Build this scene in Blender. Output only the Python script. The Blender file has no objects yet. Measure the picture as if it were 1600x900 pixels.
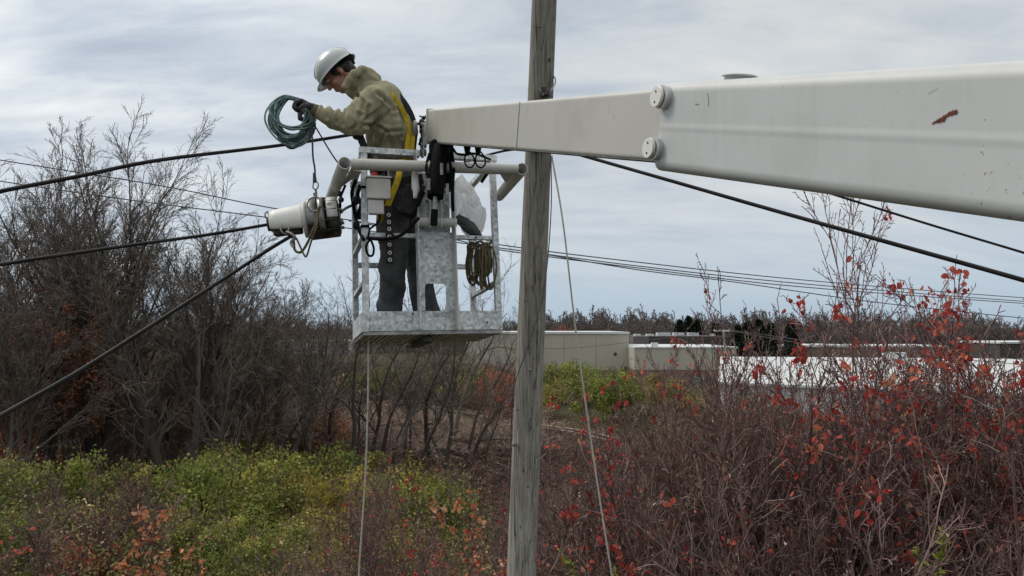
import bpy, bmesh, math, random
import numpy as np
from mathutils import Vector, Matrix, noise
D2R = math.radians
S = bpy.context.scene
COL = S.collection
# ------------------------------------------------------------------ camera
TH = D2R(3.23); CAMZ = 9.0; F = 1100.0
cam_d = bpy.data.cameras.new('camera'); cam = bpy.data.objects.new('camera', cam_d); COL.objects.link(cam)
cam_d.sensor_width = 36; cam_d.lens = F / 1600 * 36; cam_d.clip_start = 0.05; cam_d.clip_end = 6000
cam.location = (0, 0, CAMZ); cam.rotation_euler = (math.pi / 2 + TH, 0, 0)
S.camera = cam
# ------------------------------------------------------------------ view
S.view_settings.view_transform = 'Standard'; S.view_settings.look = 'None'
S.view_settings.exposure = 0.26; S.view_settings.gamma = 1.0
S.view_settings.use_curve_mapping = False
# ------------------------------------------------------------------ sky and sun
SUN_EL, SUN_AZ = 48, -70           # azimuth from +Y towards +X (sun is to the left)
w = bpy.data.worlds.new('World'); S.world = w; w.use_nodes = True
nt = w.node_tree; nt.nodes.clear()
def N(t, typ, **kw):
    n = t.nodes.new(typ)
    for k, v in kw.items():
        if k.startswith('i_'):
            n.inputs[k[2:].replace('_', ' ')].default_value = v
        else: setattr(n, k, v)
    return n
def LK(t, a, b): t.links.new(a, b)
def MATH(t, op, a, b=None, c=None, clamp=False):
    n = t.nodes.new('ShaderNodeMath'); n.operation = op; n.use_clamp = clamp
    for i, v in enumerate((a, b, c)):
        if v is None: continue
        if isinstance(v, (int, float)): n.inputs[i].default_value = v
        else: t.links.new(v, n.inputs[i])
    return n.outputs[0]
def RAMP(t, fac, stops, interp='LINEAR'):
    n = t.nodes.new('ShaderNodeValToRGB'); n.color_ramp.interpolation = interp
    e = n.color_ramp.elements
    while len(e) > 1: e.remove(e[-1])
    e[0].position = stops[0][0]; e[0].color = (*stops[0][1], 1)
    for p, c in stops[1:]:
        q = e.new(p); q.color = (*c, 1)
    if fac is not None: t.links.new(fac, n.inputs[0])
    return n.outputs[0]
def MIXC(t, fac, a, b, mode='MIX'):
    n = t.nodes.new('ShaderNodeMix'); n.data_type = 'RGBA'; n.blend_type = mode
    for i, v in ((0, fac), (6, a), (7, b)):
        if isinstance(v, (int, float)): n.inputs[i].default_value = v
        elif isinstance(v, tuple): n.inputs[i].default_value = (*v, 1) if len(v) == 3 else v
        else: t.links.new(v, n.inputs[i])
    return n.outputs[2]
sky = N(nt, 'ShaderNodeTexSky', sky_type='NISHITA', sun_disc=False, sun_elevation=D2R(SUN_EL), sun_rotation=D2R(SUN_AZ))
tc = N(nt, 'ShaderNodeTexCoord'); sp = N(nt, 'ShaderNodeSeparateXYZ'); LK(nt, tc.outputs['Generated'], sp.inputs[0])
zc = MATH(nt, 'ADD', MATH(nt, 'MAXIMUM', sp.outputs[2], 0.0), 0.26)
cx = MATH(nt, 'DIVIDE', sp.outputs[0], zc); cy = MATH(nt, 'DIVIDE', sp.outputs[1], zc)
cb = N(nt, 'ShaderNodeCombineXYZ'); LK(nt, cx, cb.inputs[0]); LK(nt, cy, cb.inputs[1])
mp = N(nt, 'ShaderNodeMapping'); mp.inputs['Rotation'].default_value = (0, 0, D2R(35)); mp.inputs['Scale'].default_value = (0.6, 1.5, 1)
LK(nt, cb.outputs[0], mp.inputs[0])
n1 = N(nt, 'ShaderNodeTexNoise', i_Scale=1.35, i_Detail=8.0, i_Roughness=0.5, i_Distortion=0.6); LK(nt, mp.outputs[0], n1.inputs['Vector'])
n2 = N(nt, 'ShaderNodeTexNoise', i_Scale=5.0, i_Detail=7.0, i_Roughness=0.6, i_Distortion=0.4); LK(nt, mp.outputs[0], n2.inputs['Vector'])
fac = MATH(nt, 'ADD', MATH(nt, 'MULTIPLY', n1.outputs[0], 0.68), MATH(nt, 'MULTIPLY', n2.outputs[0], 0.32))
cloud = RAMP(nt, fac, [(0.36, (0.44, 0.52, 0.63)), (0.44, (0.62, 0.70, 0.80)), (0.52, (0.82, 0.87, 0.91)), (0.61, (0.98, 1.0, 1.0))])
# smooth low cloud towards the horizon
low = RAMP(nt, sp.outputs[2], [(0.0, (0.50, 0.66, 0.82)), (0.05, (0.60, 0.75, 0.90)), (0.15, (0.76, 0.86, 0.96)), (0.4, (0.88, 0.95, 1.02))])
cf = MATH(nt, 'MULTIPLY', MATH(nt, 'SUBTRACT', sp.outputs[2], 0.03, clamp=True), 5.0, clamp=True)
cf = MATH(nt, 'MULTIPLY', cf, 0.95)
cc = MIXC(nt, cf, low, cloud)
# brighter cloud round the hidden sun (left) and overhead
nrm = N(nt, 'ShaderNodeVectorMath', operation='DOT_PRODUCT'); LK(nt, tc.outputs['Generated'], nrm.inputs[0])
_s = Vector((-0.50, 0.76, 0.42)).normalized(); nrm.inputs[1].default_value = _s
glow = MATH(nt, 'MULTIPLY', MATH(nt, 'POWER', MATH(nt, 'MAXIMUM', nrm.outputs['Value'], 0.0), 10.0), 0.22)
zen = MATH(nt, 'MULTIPLY', MATH(nt, 'SUBTRACT', sp.outputs[2], 0.42, clamp=True), 1.1, clamp=False)
zf = MATH(nt, 'MULTIPLY', MATH(nt, 'SUBTRACT', sp.outputs[2], 0.40, clamp=True), 4.0, clamp=True)
cc = MIXC(nt, zf, cc, (0.90, 0.885, 0.86))
gain = MATH(nt, 'ADD', MATH(nt, 'ADD', 0.70, glow), zen)
dk = N(nt, 'ShaderNodeVectorMath', operation='DOT_PRODUCT'); LK(nt, tc.outputs['Generated'], dk.inputs[0]); dk.inputs[1].default_value = Vector((-0.56, 1.0, 0.36)).normalized()
dkm = MATH(nt, 'MULTIPLY', MATH(nt, 'POWER', MATH(nt, 'MAXIMUM', dk.outputs['Value'], 0.0), 38.0), MATH(nt, 'MULTIPLY', MATH(nt, 'SUBTRACT', 0.62, fac, clamp=True), 3.4, clamp=True))
cc = MIXC(nt, MATH(nt, 'MULTIPLY', dkm, 0.75), cc, (0.36, 0.43, 0.53))
cc = MIXC(nt, 0.15, cc, (0.70, 0.70, 0.70))
g3 = N(nt, 'ShaderNodeVectorMath', operation='SCALE'); LK(nt, cc, g3.inputs[0]); LK(nt, gain, g3.inputs['Scale'])
bg1 = N(nt, 'ShaderNodeBackground', i_Strength=0.05); LK(nt, sky.outputs[0], bg1.inputs[0])
bg2 = N(nt, 'ShaderNodeBackground', i_Strength=1.0); LK(nt, g3.outputs[0], bg2.inputs[0])
mx = N(nt, 'ShaderNodeMixShader'); mx.inputs[0].default_value = 0.9
LK(nt, bg1.outputs[0], mx.inputs[1]); LK(nt, bg2.outputs[0], mx.inputs[2])
wo = N(nt, 'ShaderNodeOutputWorld'); LK(nt, mx.outputs[0], wo.inputs[0])
sd = bpy.data.lights.new('sun', 'SUN'); sd.energy = 1.5; sd.angle = D2R(18); sd.color = (1, 0.94, 0.86)
sun = bpy.data.objects.new('sun', sd); COL.objects.link(sun)
_d = Vector((math.sin(D2R(SUN_AZ)) * math.cos(D2R(SUN_EL)), math.cos(D2R(SUN_AZ)) * math.cos(D2R(SUN_EL)), math.sin(D2R(SUN_EL))))
sun.rotation_euler = _d.to_track_quat('Z', 'Y').to_euler(); sun.location = _d * 30

# ------------------------------------------------------------------ frames
CT, ST = math.cos(TH), math.sin(TH)
def CW(v):                      # lens-aligned metres -> world
    x, y, z = v
    return Vector((x, y * CT - z * ST, CAMZ + y * ST + z * CT))
def CD(v):                      # direction
    x, y, z = v
    return Vector((x, y * CT - z * ST, y * ST + z * CT))
def W(px, py, d): return CW(((px - 800) / F * d, d, (450 - py) / F * d))

# ------------------------------------------------------------------ materials
def mat(name, base=None, rough=0.6, metal=0.0, build=None, spec=0.5, bump=None, **kw):
    m = bpy.data.materials.new(name); m.use_nodes = True
    t = m.node_tree; b = t.nodes['Principled BSDF']
    b.inputs['Roughness'].default_value = rough; b.inputs['Metallic'].default_value = metal
    b.inputs['Specular IOR Level'].default_value = spec
    if base: b.inputs['Base Color'].default_value = (*base, 1)
    if build: build(t, b)
    return m
def objco(t, scale=(1, 1, 1), rot=(0, 0, 0)):
    c = N(t, 'ShaderNodeTexCoord'); m = N(t, 'ShaderNodeMapping'); m.inputs['Scale'].default_value = scale; m.inputs['Rotation'].default_value = rot
    LK(t, c.outputs['Object'], m.inputs[0]); return m.outputs[0]
def noi(t, co, scale, det=4, rough=0.55, dist=0.0):
    n = N(t, 'ShaderNodeTexNoise', i_Scale=scale, i_Detail=float(det), i_Roughness=rough, i_Distortion=dist); LK(t, co, n.inputs['Vector']); return n.outputs[0]
def bump(t, b, h, st=0.3, dist=0.01):
    n = N(t, 'ShaderNodeBump', i_Strength=st, i_Distance=dist); LK(t, h, n.inputs['Height']); LK(t, n.outputs[0], b.inputs['Normal'])
def noisy(name, stops, scale=8, det=5, rough=0.7, metal=0.0, stretch=(1, 1, 1), bs=0.2, bd=0.005, spec=0.4, dist=0.0):
    def f(t, b):
        co = objco(t, stretch); n = noi(t, co, scale, det, 0.6, dist)
        LK(t, RAMP(t, n, stops), b.inputs['Base Color'])
        if bs: bump(t, b, n, bs, bd)
    return mat(name, rough=rough, metal=metal, build=f, spec=spec)
def veg(name, stops, rough=0.75, trans=0.0, interp='LINEAR'):
    def f(t, b):
        a = N(t, 'ShaderNodeAttribute', attribute_name='tint')
        oi = N(t, 'ShaderNodeObjectInfo')
        f2 = MATH(t, 'ADD', a.outputs['Fac'], MATH(t, 'MULTIPLY', MATH(t, 'SUBTRACT', oi.outputs['Random'], 0.5), 0.12), clamp=True)
        c = RAMP(t, f2, stops, interp)
        LK(t, c, b.inputs['Base Color'])
        if trans:
            tr = N(t, 'ShaderNodeBsdfTranslucent'); LK(t, c, tr.inputs[0])
            ms = N(t, 'ShaderNodeMixShader'); ms.inputs[0].default_value = trans
            LK(t, b.outputs[0], ms.inputs[1]); LK(t, tr.outputs[0], ms.inputs[2]); LK(t, ms.outputs[0], t.nodes['Material Output'].inputs[0])
    return mat(name, rough=rough, build=f, spec=0.25)
M = {}
def galv(t, b):
    co = objco(t); v = N(t, 'ShaderNodeTexVoronoi', i_Scale=55.0); LK(t, co, v.inputs['Vector'])
    n = noi(t, co, 9, 7, 0.65, 0.5); n2 = noi(t, co, 60, 3)
    sc = N(t, 'ShaderNodeSeparateColor'); LK(t, v.outputs['Color'], sc.inputs[0])
    f = MATH(t, 'ADD', MATH(t, 'MULTIPLY', sc.outputs[0], 0.28), MATH(t, 'ADD', MATH(t, 'MULTIPLY', n, 0.6), MATH(t, 'MULTIPLY', n2, 0.2)))
    LK(t, RAMP(t, f, [(0.3, (0.244, 0.256, 0.268)), (0.5, (0.488, 0.518, 0.525)), (0.62, (0.634, 0.671, 0.683)), (0.75, (0.805, 0.842, 0.854))]), b.inputs['Base Color'])
    bump(t, b, f, 0.15, 0.002)
M['galv'] = mat('galvanised_steel', rough=0.55, metal=0.25, build=galv)
def paint(base, dirt, streakw=0.18, chips=True):
    def f(t, b):
        co = objco(t); n = noi(t, co, 2.5, 6, 0.6)
        st = noi(t, objco(t, (26, 26, 1.2)), 1.6, 6, 0.7)
        sp_ = noi(t, co, 70, 3, 0.7)
        f1 = MATH(t, 'ADD', MATH(t, 'MULTIPLY', n, 0.65), MATH(t, 'MULTIPLY', st, streakw))
        c = RAMP(t, f1, [(0.26, dirt), (0.42, base), (0.62, tuple(min(1, x * 1.10) for x in base))])
        if chips:
            ch = RAMP(t, MATH(t, 'MULTIPLY', sp_, MATH(t, 'ADD', n, 0.42)), [(0.665, (0, 0, 0)), (0.70, (.6, .6, .6))])
            c = MIXC(t, ch, c, (0.17, 0.13, 0.10))
        LK(t, c, b.inputs['Base Color']); bump(t, b, MATH(t, 'ADD', n, MATH(t, 'MULTIPLY', sp_, 0.1)), 0.08, 0.01)
    return f
M['boom'] = mat('boom_paint', rough=0.45, build=paint((0.460, 0.460, 0.417), (0.372, 0.367, 0.332)))
M['boom2'] = mat('weathered_boom_paint', rough=0.5, build=paint((0.513, 0.533, 0.533), (0.431, 0.445, 0.437)))
M['beige'] = mat('beige_paint', rough=0.5, build=paint((0.54, 0.54, 0.51), (0.40, 0.395, 0.37), 0.2, False))
M['whitep'] = mat('white_hood_paint', rough=0.45, build=paint((0.72, 0.72, 0.68), (0.42, 0.40, 0.36), 0.35))
M['black'] = noisy('black_rubber', [(0.3, (0.003, 0.003, 0.004)), (0.7, (0.008, 0.008, 0.010))], 12, rough=0.7, spec=0.08)
M['dark'] = noisy('dark_oily_metal', [(0.3, (0.012, 0.012, 0.011)), (0.55, (0.05, 0.048, 0.042)), (0.75, (0.16, 0.15, 0.13))], 18, rough=0.5, metal=0.4)
M['steel'] = noisy('worn_steel', [(0.3, (0.14, 0.14, 0.14)), (0.7, (0.42, 0.42, 0.41))], 20, rough=0.4, metal=0.6)
M['rust'] = noisy('rust', [(0.3, (0.06, 0.018, 0.010)), (0.7, (0.20, 0.055, 0.03))], 60, rough=0.9)
M['cable'] = noisy('cable_jacket', [(0.35, (0.012, 0.012, 0.013)), (0.7, (0.03, 0.03, 0.032))], 6, rough=0.5, spec=0.15)
M['farcable'] = mat('weathered_wire', (0.055, 0.06, 0.068), 0.6)
M['rope_pale'] = noisy('pale_rope', [(0.3, (0.30, 0.29, 0.25)), (0.7, (0.55, 0.53, 0.47))], 80, rough=0.9)
M['rope_teal'] = noisy('teal_rope', [(0.3, (0.049, 0.094, 0.094)), (0.5, (0.133, 0.221, 0.216)), (0.72, (0.298, 0.409, 0.392))], 26, rough=0.7)
M['rope_dark'] = noisy('dark_rope', [(0.3, (0.02, 0.025, 0.03)), (0.7, (0.07, 0.08, 0.09))], 60, rough=0.85)
M['rope_olive'] = noisy('olive_rope', [(0.3, (0.05, 0.045, 0.025)), (0.7, (0.20, 0.17, 0.10))], 60, rough=0.9)
M['hoodie'] = noisy('olive_fleece', [(0.3, (0.217, 0.202, 0.131)), (0.7, (0.353, 0.331, 0.221))], 14, 8, rough=0.95, bs=0.25, bd=0.004, spec=0.15)
M['hoodin'] = noisy('dark_fleece', [(0.3, (0.091, 0.088, 0.058)), (0.7, (0.130, 0.124, 0.085))], 14, rough=0.95, spec=0.1)
M['trousers'] = noisy('dark_work_cloth', [(0.3, (0.046, 0.049, 0.051)), (0.7, (0.110, 0.112, 0.116))], 10, 8, rough=0.9, bs=0.3, bd=0.006, spec=0.15)
M['boots'] = noisy('dark_red_leather', [(0.3, (0.035, 0.010, 0.010)), (0.7, (0.075, 0.028, 0.022))], 12, rough=0.6)
M['skin'] = noisy('skin', [(0.3, (0.30, 0.13, 0.09)), (0.7, (0.44, 0.23, 0.165))], 14, rough=0.55, bs=0.05)
M['hair'] = noisy('black_hair', [(0.3, (0.008, 0.006, 0.006)), (0.7, (0.03, 0.022, 0.02))], 40, rough=0.6, stretch=(1, 1, 0.2))
M['helmet'] = noisy('grey_white_shell', [(0.3, (0.405, 0.440, 0.440)), (0.7, (0.528, 0.563, 0.563))], 6, rough=0.3, bs=0.0, spec=0.5)
M['glove'] = noisy('grey_knit_glove', [(0.3, (0.03, 0.028, 0.032)), (0.7, (0.085, 0.08, 0.088))], 30, rough=0.9)
M['yellow'] = noisy('yellow_webbing', [(0.3, (0.38, 0.26, 0.015)), (0.7, (0.66, 0.48, 0.03))], 24, rough=0.8)
M['webbing'] = noisy('black_webbing', [(0.3, (0.008, 0.008, 0.010)), (0.7, (0.03, 0.03, 0.033))], 30, rough=0.85)
M['red'] = mat('red_button', (0.45, 0.02, 0.02), 0.35)
M['box'] = noisy('pale_grey_box', [(0.3, (0.50, 0.50, 0.48)), (0.7, (0.66, 0.66, 0.64))], 9, rough=0.5)
def bagm(t, b):
    n = noi(t, objco(t, (1, 1, .5)), 8, 4, 0.6, 2.2)
    b.inputs['Base Color'].default_value = (.86, .88, .89, 1); bump(t, b, n, 0.8, 0.03)
    tr = N(t, 'ShaderNodeBsdfTransparent'); tl = N(t, 'ShaderNodeBsdfTranslucent'); tl.inputs[0].default_value = (.9, .92, .93, 1)
    m1 = N(t, 'ShaderNodeMixShader'); m1.inputs[0].default_value = .45; LK(t, b.outputs[0], m1.inputs[1]); LK(t, tl.outputs[0], m1.inputs[2])
    m2_ = N(t, 'ShaderNodeMixShader'); LK(t, RAMP(t, n, [(.40, (.5, .5, .5)), (.55, (.12, .12, .12))]), m2_.inputs[0]); LK(t, m1.outputs[0], m2_.inputs[1]); LK(t, tr.outputs[0], m2_.inputs[2]); LK(t, m2_.outputs[0], t.nodes['Material Output'].inputs[0])
M['bag'] = mat('clear_plastic_film', rough=0.25, build=bagm)
def pole_m(t, b):
    g = noi(t, objco(t, (22, 22, 0.55)), 2.2, 9, 0.68, 0.25)
    g2 = noi(t, objco(t, (60, 60, 0.9)), 1.5, 5, 0.7)
    big = noi(t, objco(t, (3, 3, 0.9)), 1.0, 4)
    f = MATH(t, 'ADD', MATH(t, 'MULTIPLY', g, 0.75), MATH(t, 'MULTIPLY', g2, 0.25))
    c = RAMP(t, f, [(0.36, (0.097, 0.090, 0.079)), (0.44, (0.301, 0.286, 0.251)), (0.56, (0.494, 0.472, 0.415)), (0.7, (0.741, 0.704, 0.628))])
    ck = noi(t, objco(t, (14, 14, 0.35)), 1.3, 3, 0.5, 0.15)
    ck = MATH(t, 'ABSOLUTE', MATH(t, 'SUBTRACT', ck, 0.5)); ckm = RAMP(t, ck, [(0.002, (.2, .2, .2)), (0.008, (1, 1, 1))])
    c = MIXC(t, ckm, (0.03, 0.027, 0.024), c); f = MATH(t, 'ADD', f, MATH(t, 'MULTIPLY', ckm, 0.25))
    sz = N(t, 'ShaderNodeSeparateXYZ'); LK(t, objco(t), sz.inputs[0])
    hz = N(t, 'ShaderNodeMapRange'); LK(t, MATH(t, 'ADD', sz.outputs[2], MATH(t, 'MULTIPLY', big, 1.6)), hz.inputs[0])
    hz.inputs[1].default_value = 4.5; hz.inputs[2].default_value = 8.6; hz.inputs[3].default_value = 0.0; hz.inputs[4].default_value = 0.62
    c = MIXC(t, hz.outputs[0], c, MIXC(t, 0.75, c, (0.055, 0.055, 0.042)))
    LK(t, c, b.inputs['Base Color']); bump(t, b, f, 1.0, 0.04)
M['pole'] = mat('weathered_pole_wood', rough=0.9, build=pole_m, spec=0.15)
BARK = [(0.0, (0.066, 0.055, 0.049)), (0.35, (0.127, 0.106, 0.091)), (0.7, (0.214, 0.178, 0.151)), (1.0, (0.353, 0.295, 0.252))]
M['treebark'] = veg('dark_tree_bark', [(p, tuple(q * .78 for q in c)) for p, c in BARK], 0.95)
M['bark'] = veg('grey_brown_bark', BARK, 0.95)
M['bark_far'] = veg('far_twig_brown', [(0, (0.113, 0.095, 0.090)), (0.6, (0.198, 0.169, 0.156)), (0.9, (0.251, 0.159, 0.118)), (1, (0.291, 0.159, 0.106))], 0.95)
M['bark_red'] = veg('purple_brown_bark', [(0, (0.063, 0.035, 0.036)), (0.5, (0.147, 0.091, 0.088)), (0.85, (0.286, 0.197, 0.181)), (1, (0.524, 0.394, 0.352))], 0.8)
M['brown_leaf'] = veg('brown_leaves', [(0, (0.158, 0.074, 0.042)), (0.5, (0.332, 0.136, 0.077)), (1, (0.535, 0.236, 0.128))], 0.9, 0.2)
M['green'] = veg('green_leaves', [(0, (0.063, 0.088, 0.024)), (0.4, (0.160, 0.201, 0.045)), (0.75, (0.288, 0.315, 0.070)), (1, (0.604, 0.524, 0.148))], 0.6, 0.3)
M['olive'] = veg('olive_leaves', [(0, (0.099, 0.100, 0.030)), (0.4, (0.238, 0.224, 0.066)), (0.75, (0.419, 0.361, 0.103)), (1, (0.752, 0.599, 0.208))], 0.6, 0.3)
M['ygreen'] = veg('yellow_leaves', [(0, (0.104, 0.092, 0.029)), (0.4, (0.276, 0.243, 0.047)), (0.75, (0.466, 0.385, 0.072)), (1, (0.692, 0.535, 0.142))], 0.6, 0.3)
M['orange'] = veg('orange_leaves', [(0, (0.132, 0.046, 0.026)), (0.4, (0.330, 0.113, 0.046)), (0.75, (0.555, 0.212, 0.099)), (1, (0.727, 0.437, 0.265))], 0.6, 0.3)
M['rustleaf'] = veg('rust_leaves', [(0, (0.153, 0.056, 0.036)), (0.5, (0.382, 0.133, 0.077)), (1, (0.663, 0.255, 0.127))], 0.7, 0.25)
M['redleaf'] = veg('red_leaves', [(0, (0.20, 0.025, 0.022)), (0.4, (0.46, 0.065, 0.050)), (0.75, (0.64, 0.15, 0.10)), (0.92, (0.66, 0.27, 0.15)), (1, (0.60, 0.42, 0.28))], 0.5, 0.35)
M['thicket'] = veg('thicket_mix', [(0, (0.062, 0.039, 0.036)), (0.35, (0.155, 0.106, 0.091)), (0.55, (0.304, 0.218, 0.184)), (0.62, (0.253, 0.091, 0.074)), (0.75, (0.454, 0.115, 0.094)), (0.88, (0.403, 0.251, 0.136)), (1, (0.668, 0.642, 0.460))], 0.8, 0.1)
M['under'] = veg('undergrowth_mix', [(0, (0.092, 0.106, 0.033)), (0.3, (0.213, 0.229, 0.070)), (0.5, (0.243, 0.168, 0.084)), (0.75, (0.396, 0.275, 0.140)), (1, (0.790, 0.641, 0.362))], 0.8, 0.2)
M['evergreen'] = veg('dark_needles', [(0, (0.006, 0.012, 0.008)), (0.6, (0.018, 0.030, 0.018)), (1, (0.04, 0.055, 0.03))], 0.8)

# ------------------------------------------------------------------ mesh helpers
def fast_mesh(name, V, Fq, tint=None, smooth=False):
    me = bpy.data.meshes.new(name); V = np.asarray(V, np.float32); Fq = np.asarray(Fq, np.int32)
    k = Fq.shape[1]
    me.vertices.add(len(V)); me.vertices.foreach_set('co', V.ravel())
    me.loops.add(Fq.size); me.loops.foreach_set('vertex_index', Fq.ravel())
    me.polygons.add(len(Fq)); me.polygons.foreach_set('loop_start', np.arange(0, Fq.size, k, dtype=np.int32))
    me.polygons.foreach_set('use_smooth', np.full(len(Fq), smooth))
    me.update(calc_edges=True)
    if tint is not None:
        a = me.attributes.new('tint', 'FLOAT', 'FACE'); a.data.foreach_set('value', np.asarray(tint, np.float32))
    return me
def link(name, me, m=None, parent=None, loc=None):
    o = bpy.data.objects.new(name, me); COL.objects.link(o)
    if m is not None: me.materials.append(m)
    if parent is not None: o.parent = parent
    if loc is not None: o.location = loc
    return o
def tag(o, label=None, cat=None, group=None, kind=None):
    if label: o['label'] = label
    if cat: o['category'] = cat
    if group: o['group'] = group
    if kind: o['kind'] = kind
    return o
def thing(name, label, cat, loc=(0, 0, 0), group=None, rz=0.0):
    o = bpy.data.objects.new(name, None); COL.objects.link(o); o.location = loc; o.rotation_euler = (0, 0, rz)
    o.empty_display_size = 0.2
    return tag(o, label, cat, group)
def copy_tree(o, parent=None):
    c = o.copy(); COL.objects.link(c)
    if parent: c.parent = parent
    for ch in list(o.children): copy_tree(ch, c)
    return c
class MB:
    def __init__(s): s.v = []; s.f = []; s.sm = []
    def add(s, vs, fs, sm=False):
        n = len(s.v); s.v += [Vector(v) for v in vs]; s.f += [[i + n for i in f] for f in fs]; s.sm += [sm] * len(fs); return s
    def box(s, lo, hi, X=None):
        x0, y0, z0 = lo; x1, y1, z1 = hi
        vs = [Vector(p) for p in ((x0, y0, z0), (x1, y0, z0), (x1, y1, z0), (x0, y1, z0), (x0, y0, z1), (x1, y0, z1), (x1, y1, z1), (x0, y1, z1))]
        if X: vs = [X @ v for v in vs]
        return s.add(vs, [(0, 3, 2, 1), (4, 5, 6, 7), (0, 1, 5, 4), (1, 2, 6, 5), (2, 3, 7, 6), (3, 0, 4, 7)])
    def tube(s, pts, r, n=10, caps=True, X=None, hollow=0.0):
        pts = [Vector(p) for p in pts]
        if X: pts = [X @ p for p in pts]
        R = r if isinstance(r, (list, tuple)) else [r] * len(pts)
        vs = []; prev = None
        for i, p in enumerate(pts):
            t = (pts[min(i + 1, len(pts) - 1)] - pts[max(i - 1, 0)]).normalized()
            if prev is None:
                a = Vector((0, 0, 1)) if abs(t.z) < 0.9 else Vector((1, 0, 0)); u = t.cross(a).normalized()
            else:
                u = (prev - t * prev.dot(t)).normalized()
            prev = u; v = t.cross(u)
            for k in range(n):
                an = 2 * math.pi * k / n; vs.append(p + (u * math.cos(an) + v * math.sin(an)) * R[i])
        fs = []
        for i in range(len(pts) - 1):
            for k in range(n):
                fs.append((i * n + k, i * n + (k + 1) % n, (i + 1) * n + (k + 1) % n, (i + 1) * n + k))
        s.add(vs, fs, True)
        if caps: s.add(vs[:n], [tuple(range(n))[::-1]]); s.add(vs[-n:], [tuple(range(n))])
        return s
    def pipe(s, p0, p1, r, t, n=24):       # hollow pipe with open ends
        p0 = Vector(p0); p1 = Vector(p1); d = (p1 - p0).normalized(); a = Vector((0, 0, 1)) if abs(d.z) < 0.9 else Vector((1, 0, 0)); u = d.cross(a).normalized(); v = d.cross(u)
        vs = []
        for p, rr in ((p0, r), (p1, r), (p1, r - t), (p0, r - t)):
            for k in range(n):
                an = 2 * math.pi * k / n; vs.append(p + (u * math.cos(an) + v * math.sin(an)) * rr)
        fs = [(i * n + k, i * n + (k + 1) % n, ((i + 1) % 4) * n + (k + 1) % n, ((i + 1) % 4) * n + k) for i in range(4) for k in range(n)]
        return s.add(vs, fs, True)
    def ell(s, c, rad, X=None, nu=20, nv=12):
        c = Vector(c); vs = []; 
        for j in range(nv + 1):
            th = math.pi * j / nv
            for i in range(nu):
                ph = 2 * math.pi * i / nu
                q = Vector((rad[0] * math.sin(th) * math.cos(ph), rad[1] * math.sin(th) * math.sin(ph), rad[2] * math.cos(th)))
                vs.append(c + (X @ q if X else q))
        fs = []
        for j in range(nv):
            for i in range(nu):
                a, b, c2, d = j * nu + i, j * nu + (i + 1) % nu, (j + 1) * nu + (i + 1) % nu, (j + 1) * nu + i
                fs.append((a, d, c2, b))
        return s.add(vs, fs, True)
    def prism(s, poly, d0, d1, X):         # polygon in local xz, extruded along local y
        n = len(poly); vs = [X @ Vector((x, d0, z)) for x, z in poly] + [X @ Vector((x, d1, z)) for x, z in poly]
        fs = [tuple(range(n)), tuple(range(n, 2 * n))[::-1]] + [(i, i + n, (i + 1) % n + n, (i + 1) % n) for i in range(n)]
        return s.add(vs, fs)
    def build(s, name, m, parent=None, bev=0.0, label=None, weld=False, org=None):
        o0 = Vector(org) if org is not None else (parent.location.copy() if parent is not None else Vector((0, 0, 0)))
        me = bpy.data.meshes.new(name); me.from_pydata([v - o0 for v in s.v], [], s.f)
        me.polygons.foreach_set('use_smooth', s.sm); me.update()
        bm = bmesh.new(); bm.from_mesh(me)
        if weld: bmesh.ops.remove_doubles(bm, verts=bm.verts, dist=1e-5)
        bmesh.ops.recalc_face_normals(bm, faces=bm.faces); bm.to_mesh(me); bm.free()
        o = link(name, me, m, parent)
        if parent is None: o.location = o0
        if bev: 
            b = o.modifiers.new('bevel', 'BEVEL'); b.width = bev; b.segments = 2; b.limit_method = 'ANGLE'; b.angle_limit = D2R(50)
        if label: o['label'] = label
        return o
def sub(s, name, m, part, root, **k):     # sub-part: coordinates are world, both parents sit at the root's origin
    return s.build(name, m, part, org=root.location, **k)

# ------------------------------------------------------------------ terrain
def sstep(a, b, x):
    t = np.clip((x - a) / (b - a), 0, 1); return t * t * (3 - 2 * t)
def gz(x, y):
    x = np.asarray(x, float); y = np.asarray(y, float)
    b = 3.1 * (1 - sstep(10, 34, y + 0.12 * x)); b = b + 0.9 * sstep(2, 9, x) * (1 - sstep(8, 26, y))
    b = b + 0.25 * np.sin(x * 0.31 + 1) * np.cos(y * 0.23) * (1 - sstep(60, 90, y))
    return b
def grid(xs, ys):
    X, Y = np.meshgrid(xs, ys); Z = gz(X, Y); nx = len(xs)
    V = np.stack([X, Y, Z], -1).reshape(-1, 3)
    i = np.arange(len(ys) - 1)[:, None] * nx + np.arange(nx - 1)[None, :]; i = i.ravel()
    return V, np.stack([i, i + 1, i + nx + 1, i + nx], 1)
xs = np.concatenate([[-3000, -900, -300, -120], np.arange(-70, 71, 1.5), [120, 300, 900, 3000]])
ys = np.concatenate([[-600, -200, -60], np.arange(-20, 90, 1.5), [100, 120, 150, 200, 300, 500, 900, 1600, 4000]])
V, Fq = grid(xs, ys)
def ground_m(t, b):
    co = objco(t); n = noi(t, co, 0.5, 8, 0.7); n2 = noi(t, co, 9, 5, 0.7)
    f = MATH(t, 'ADD', MATH(t, 'MULTIPLY', n, 0.6), MATH(t, 'MULTIPLY', n2, 0.4))
    LK(t, RAMP(t, f, [(0.32, (0.022, 0.018, 0.014)), (0.45, (0.055, 0.042, 0.031)), (0.55, (0.055, 0.055, 0.025)), (0.7, (0.12, 0.095, 0.065))]), b.inputs['Base Color'])
    bump(t, b, f, 0.8, 0.1)
o = link('ground', fast_mesh('ground', V, Fq, smooth=True), mat('leaf_litter_earth', rough=0.95, build=ground_m, spec=0.1)); tag(o, kind='structure')

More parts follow.
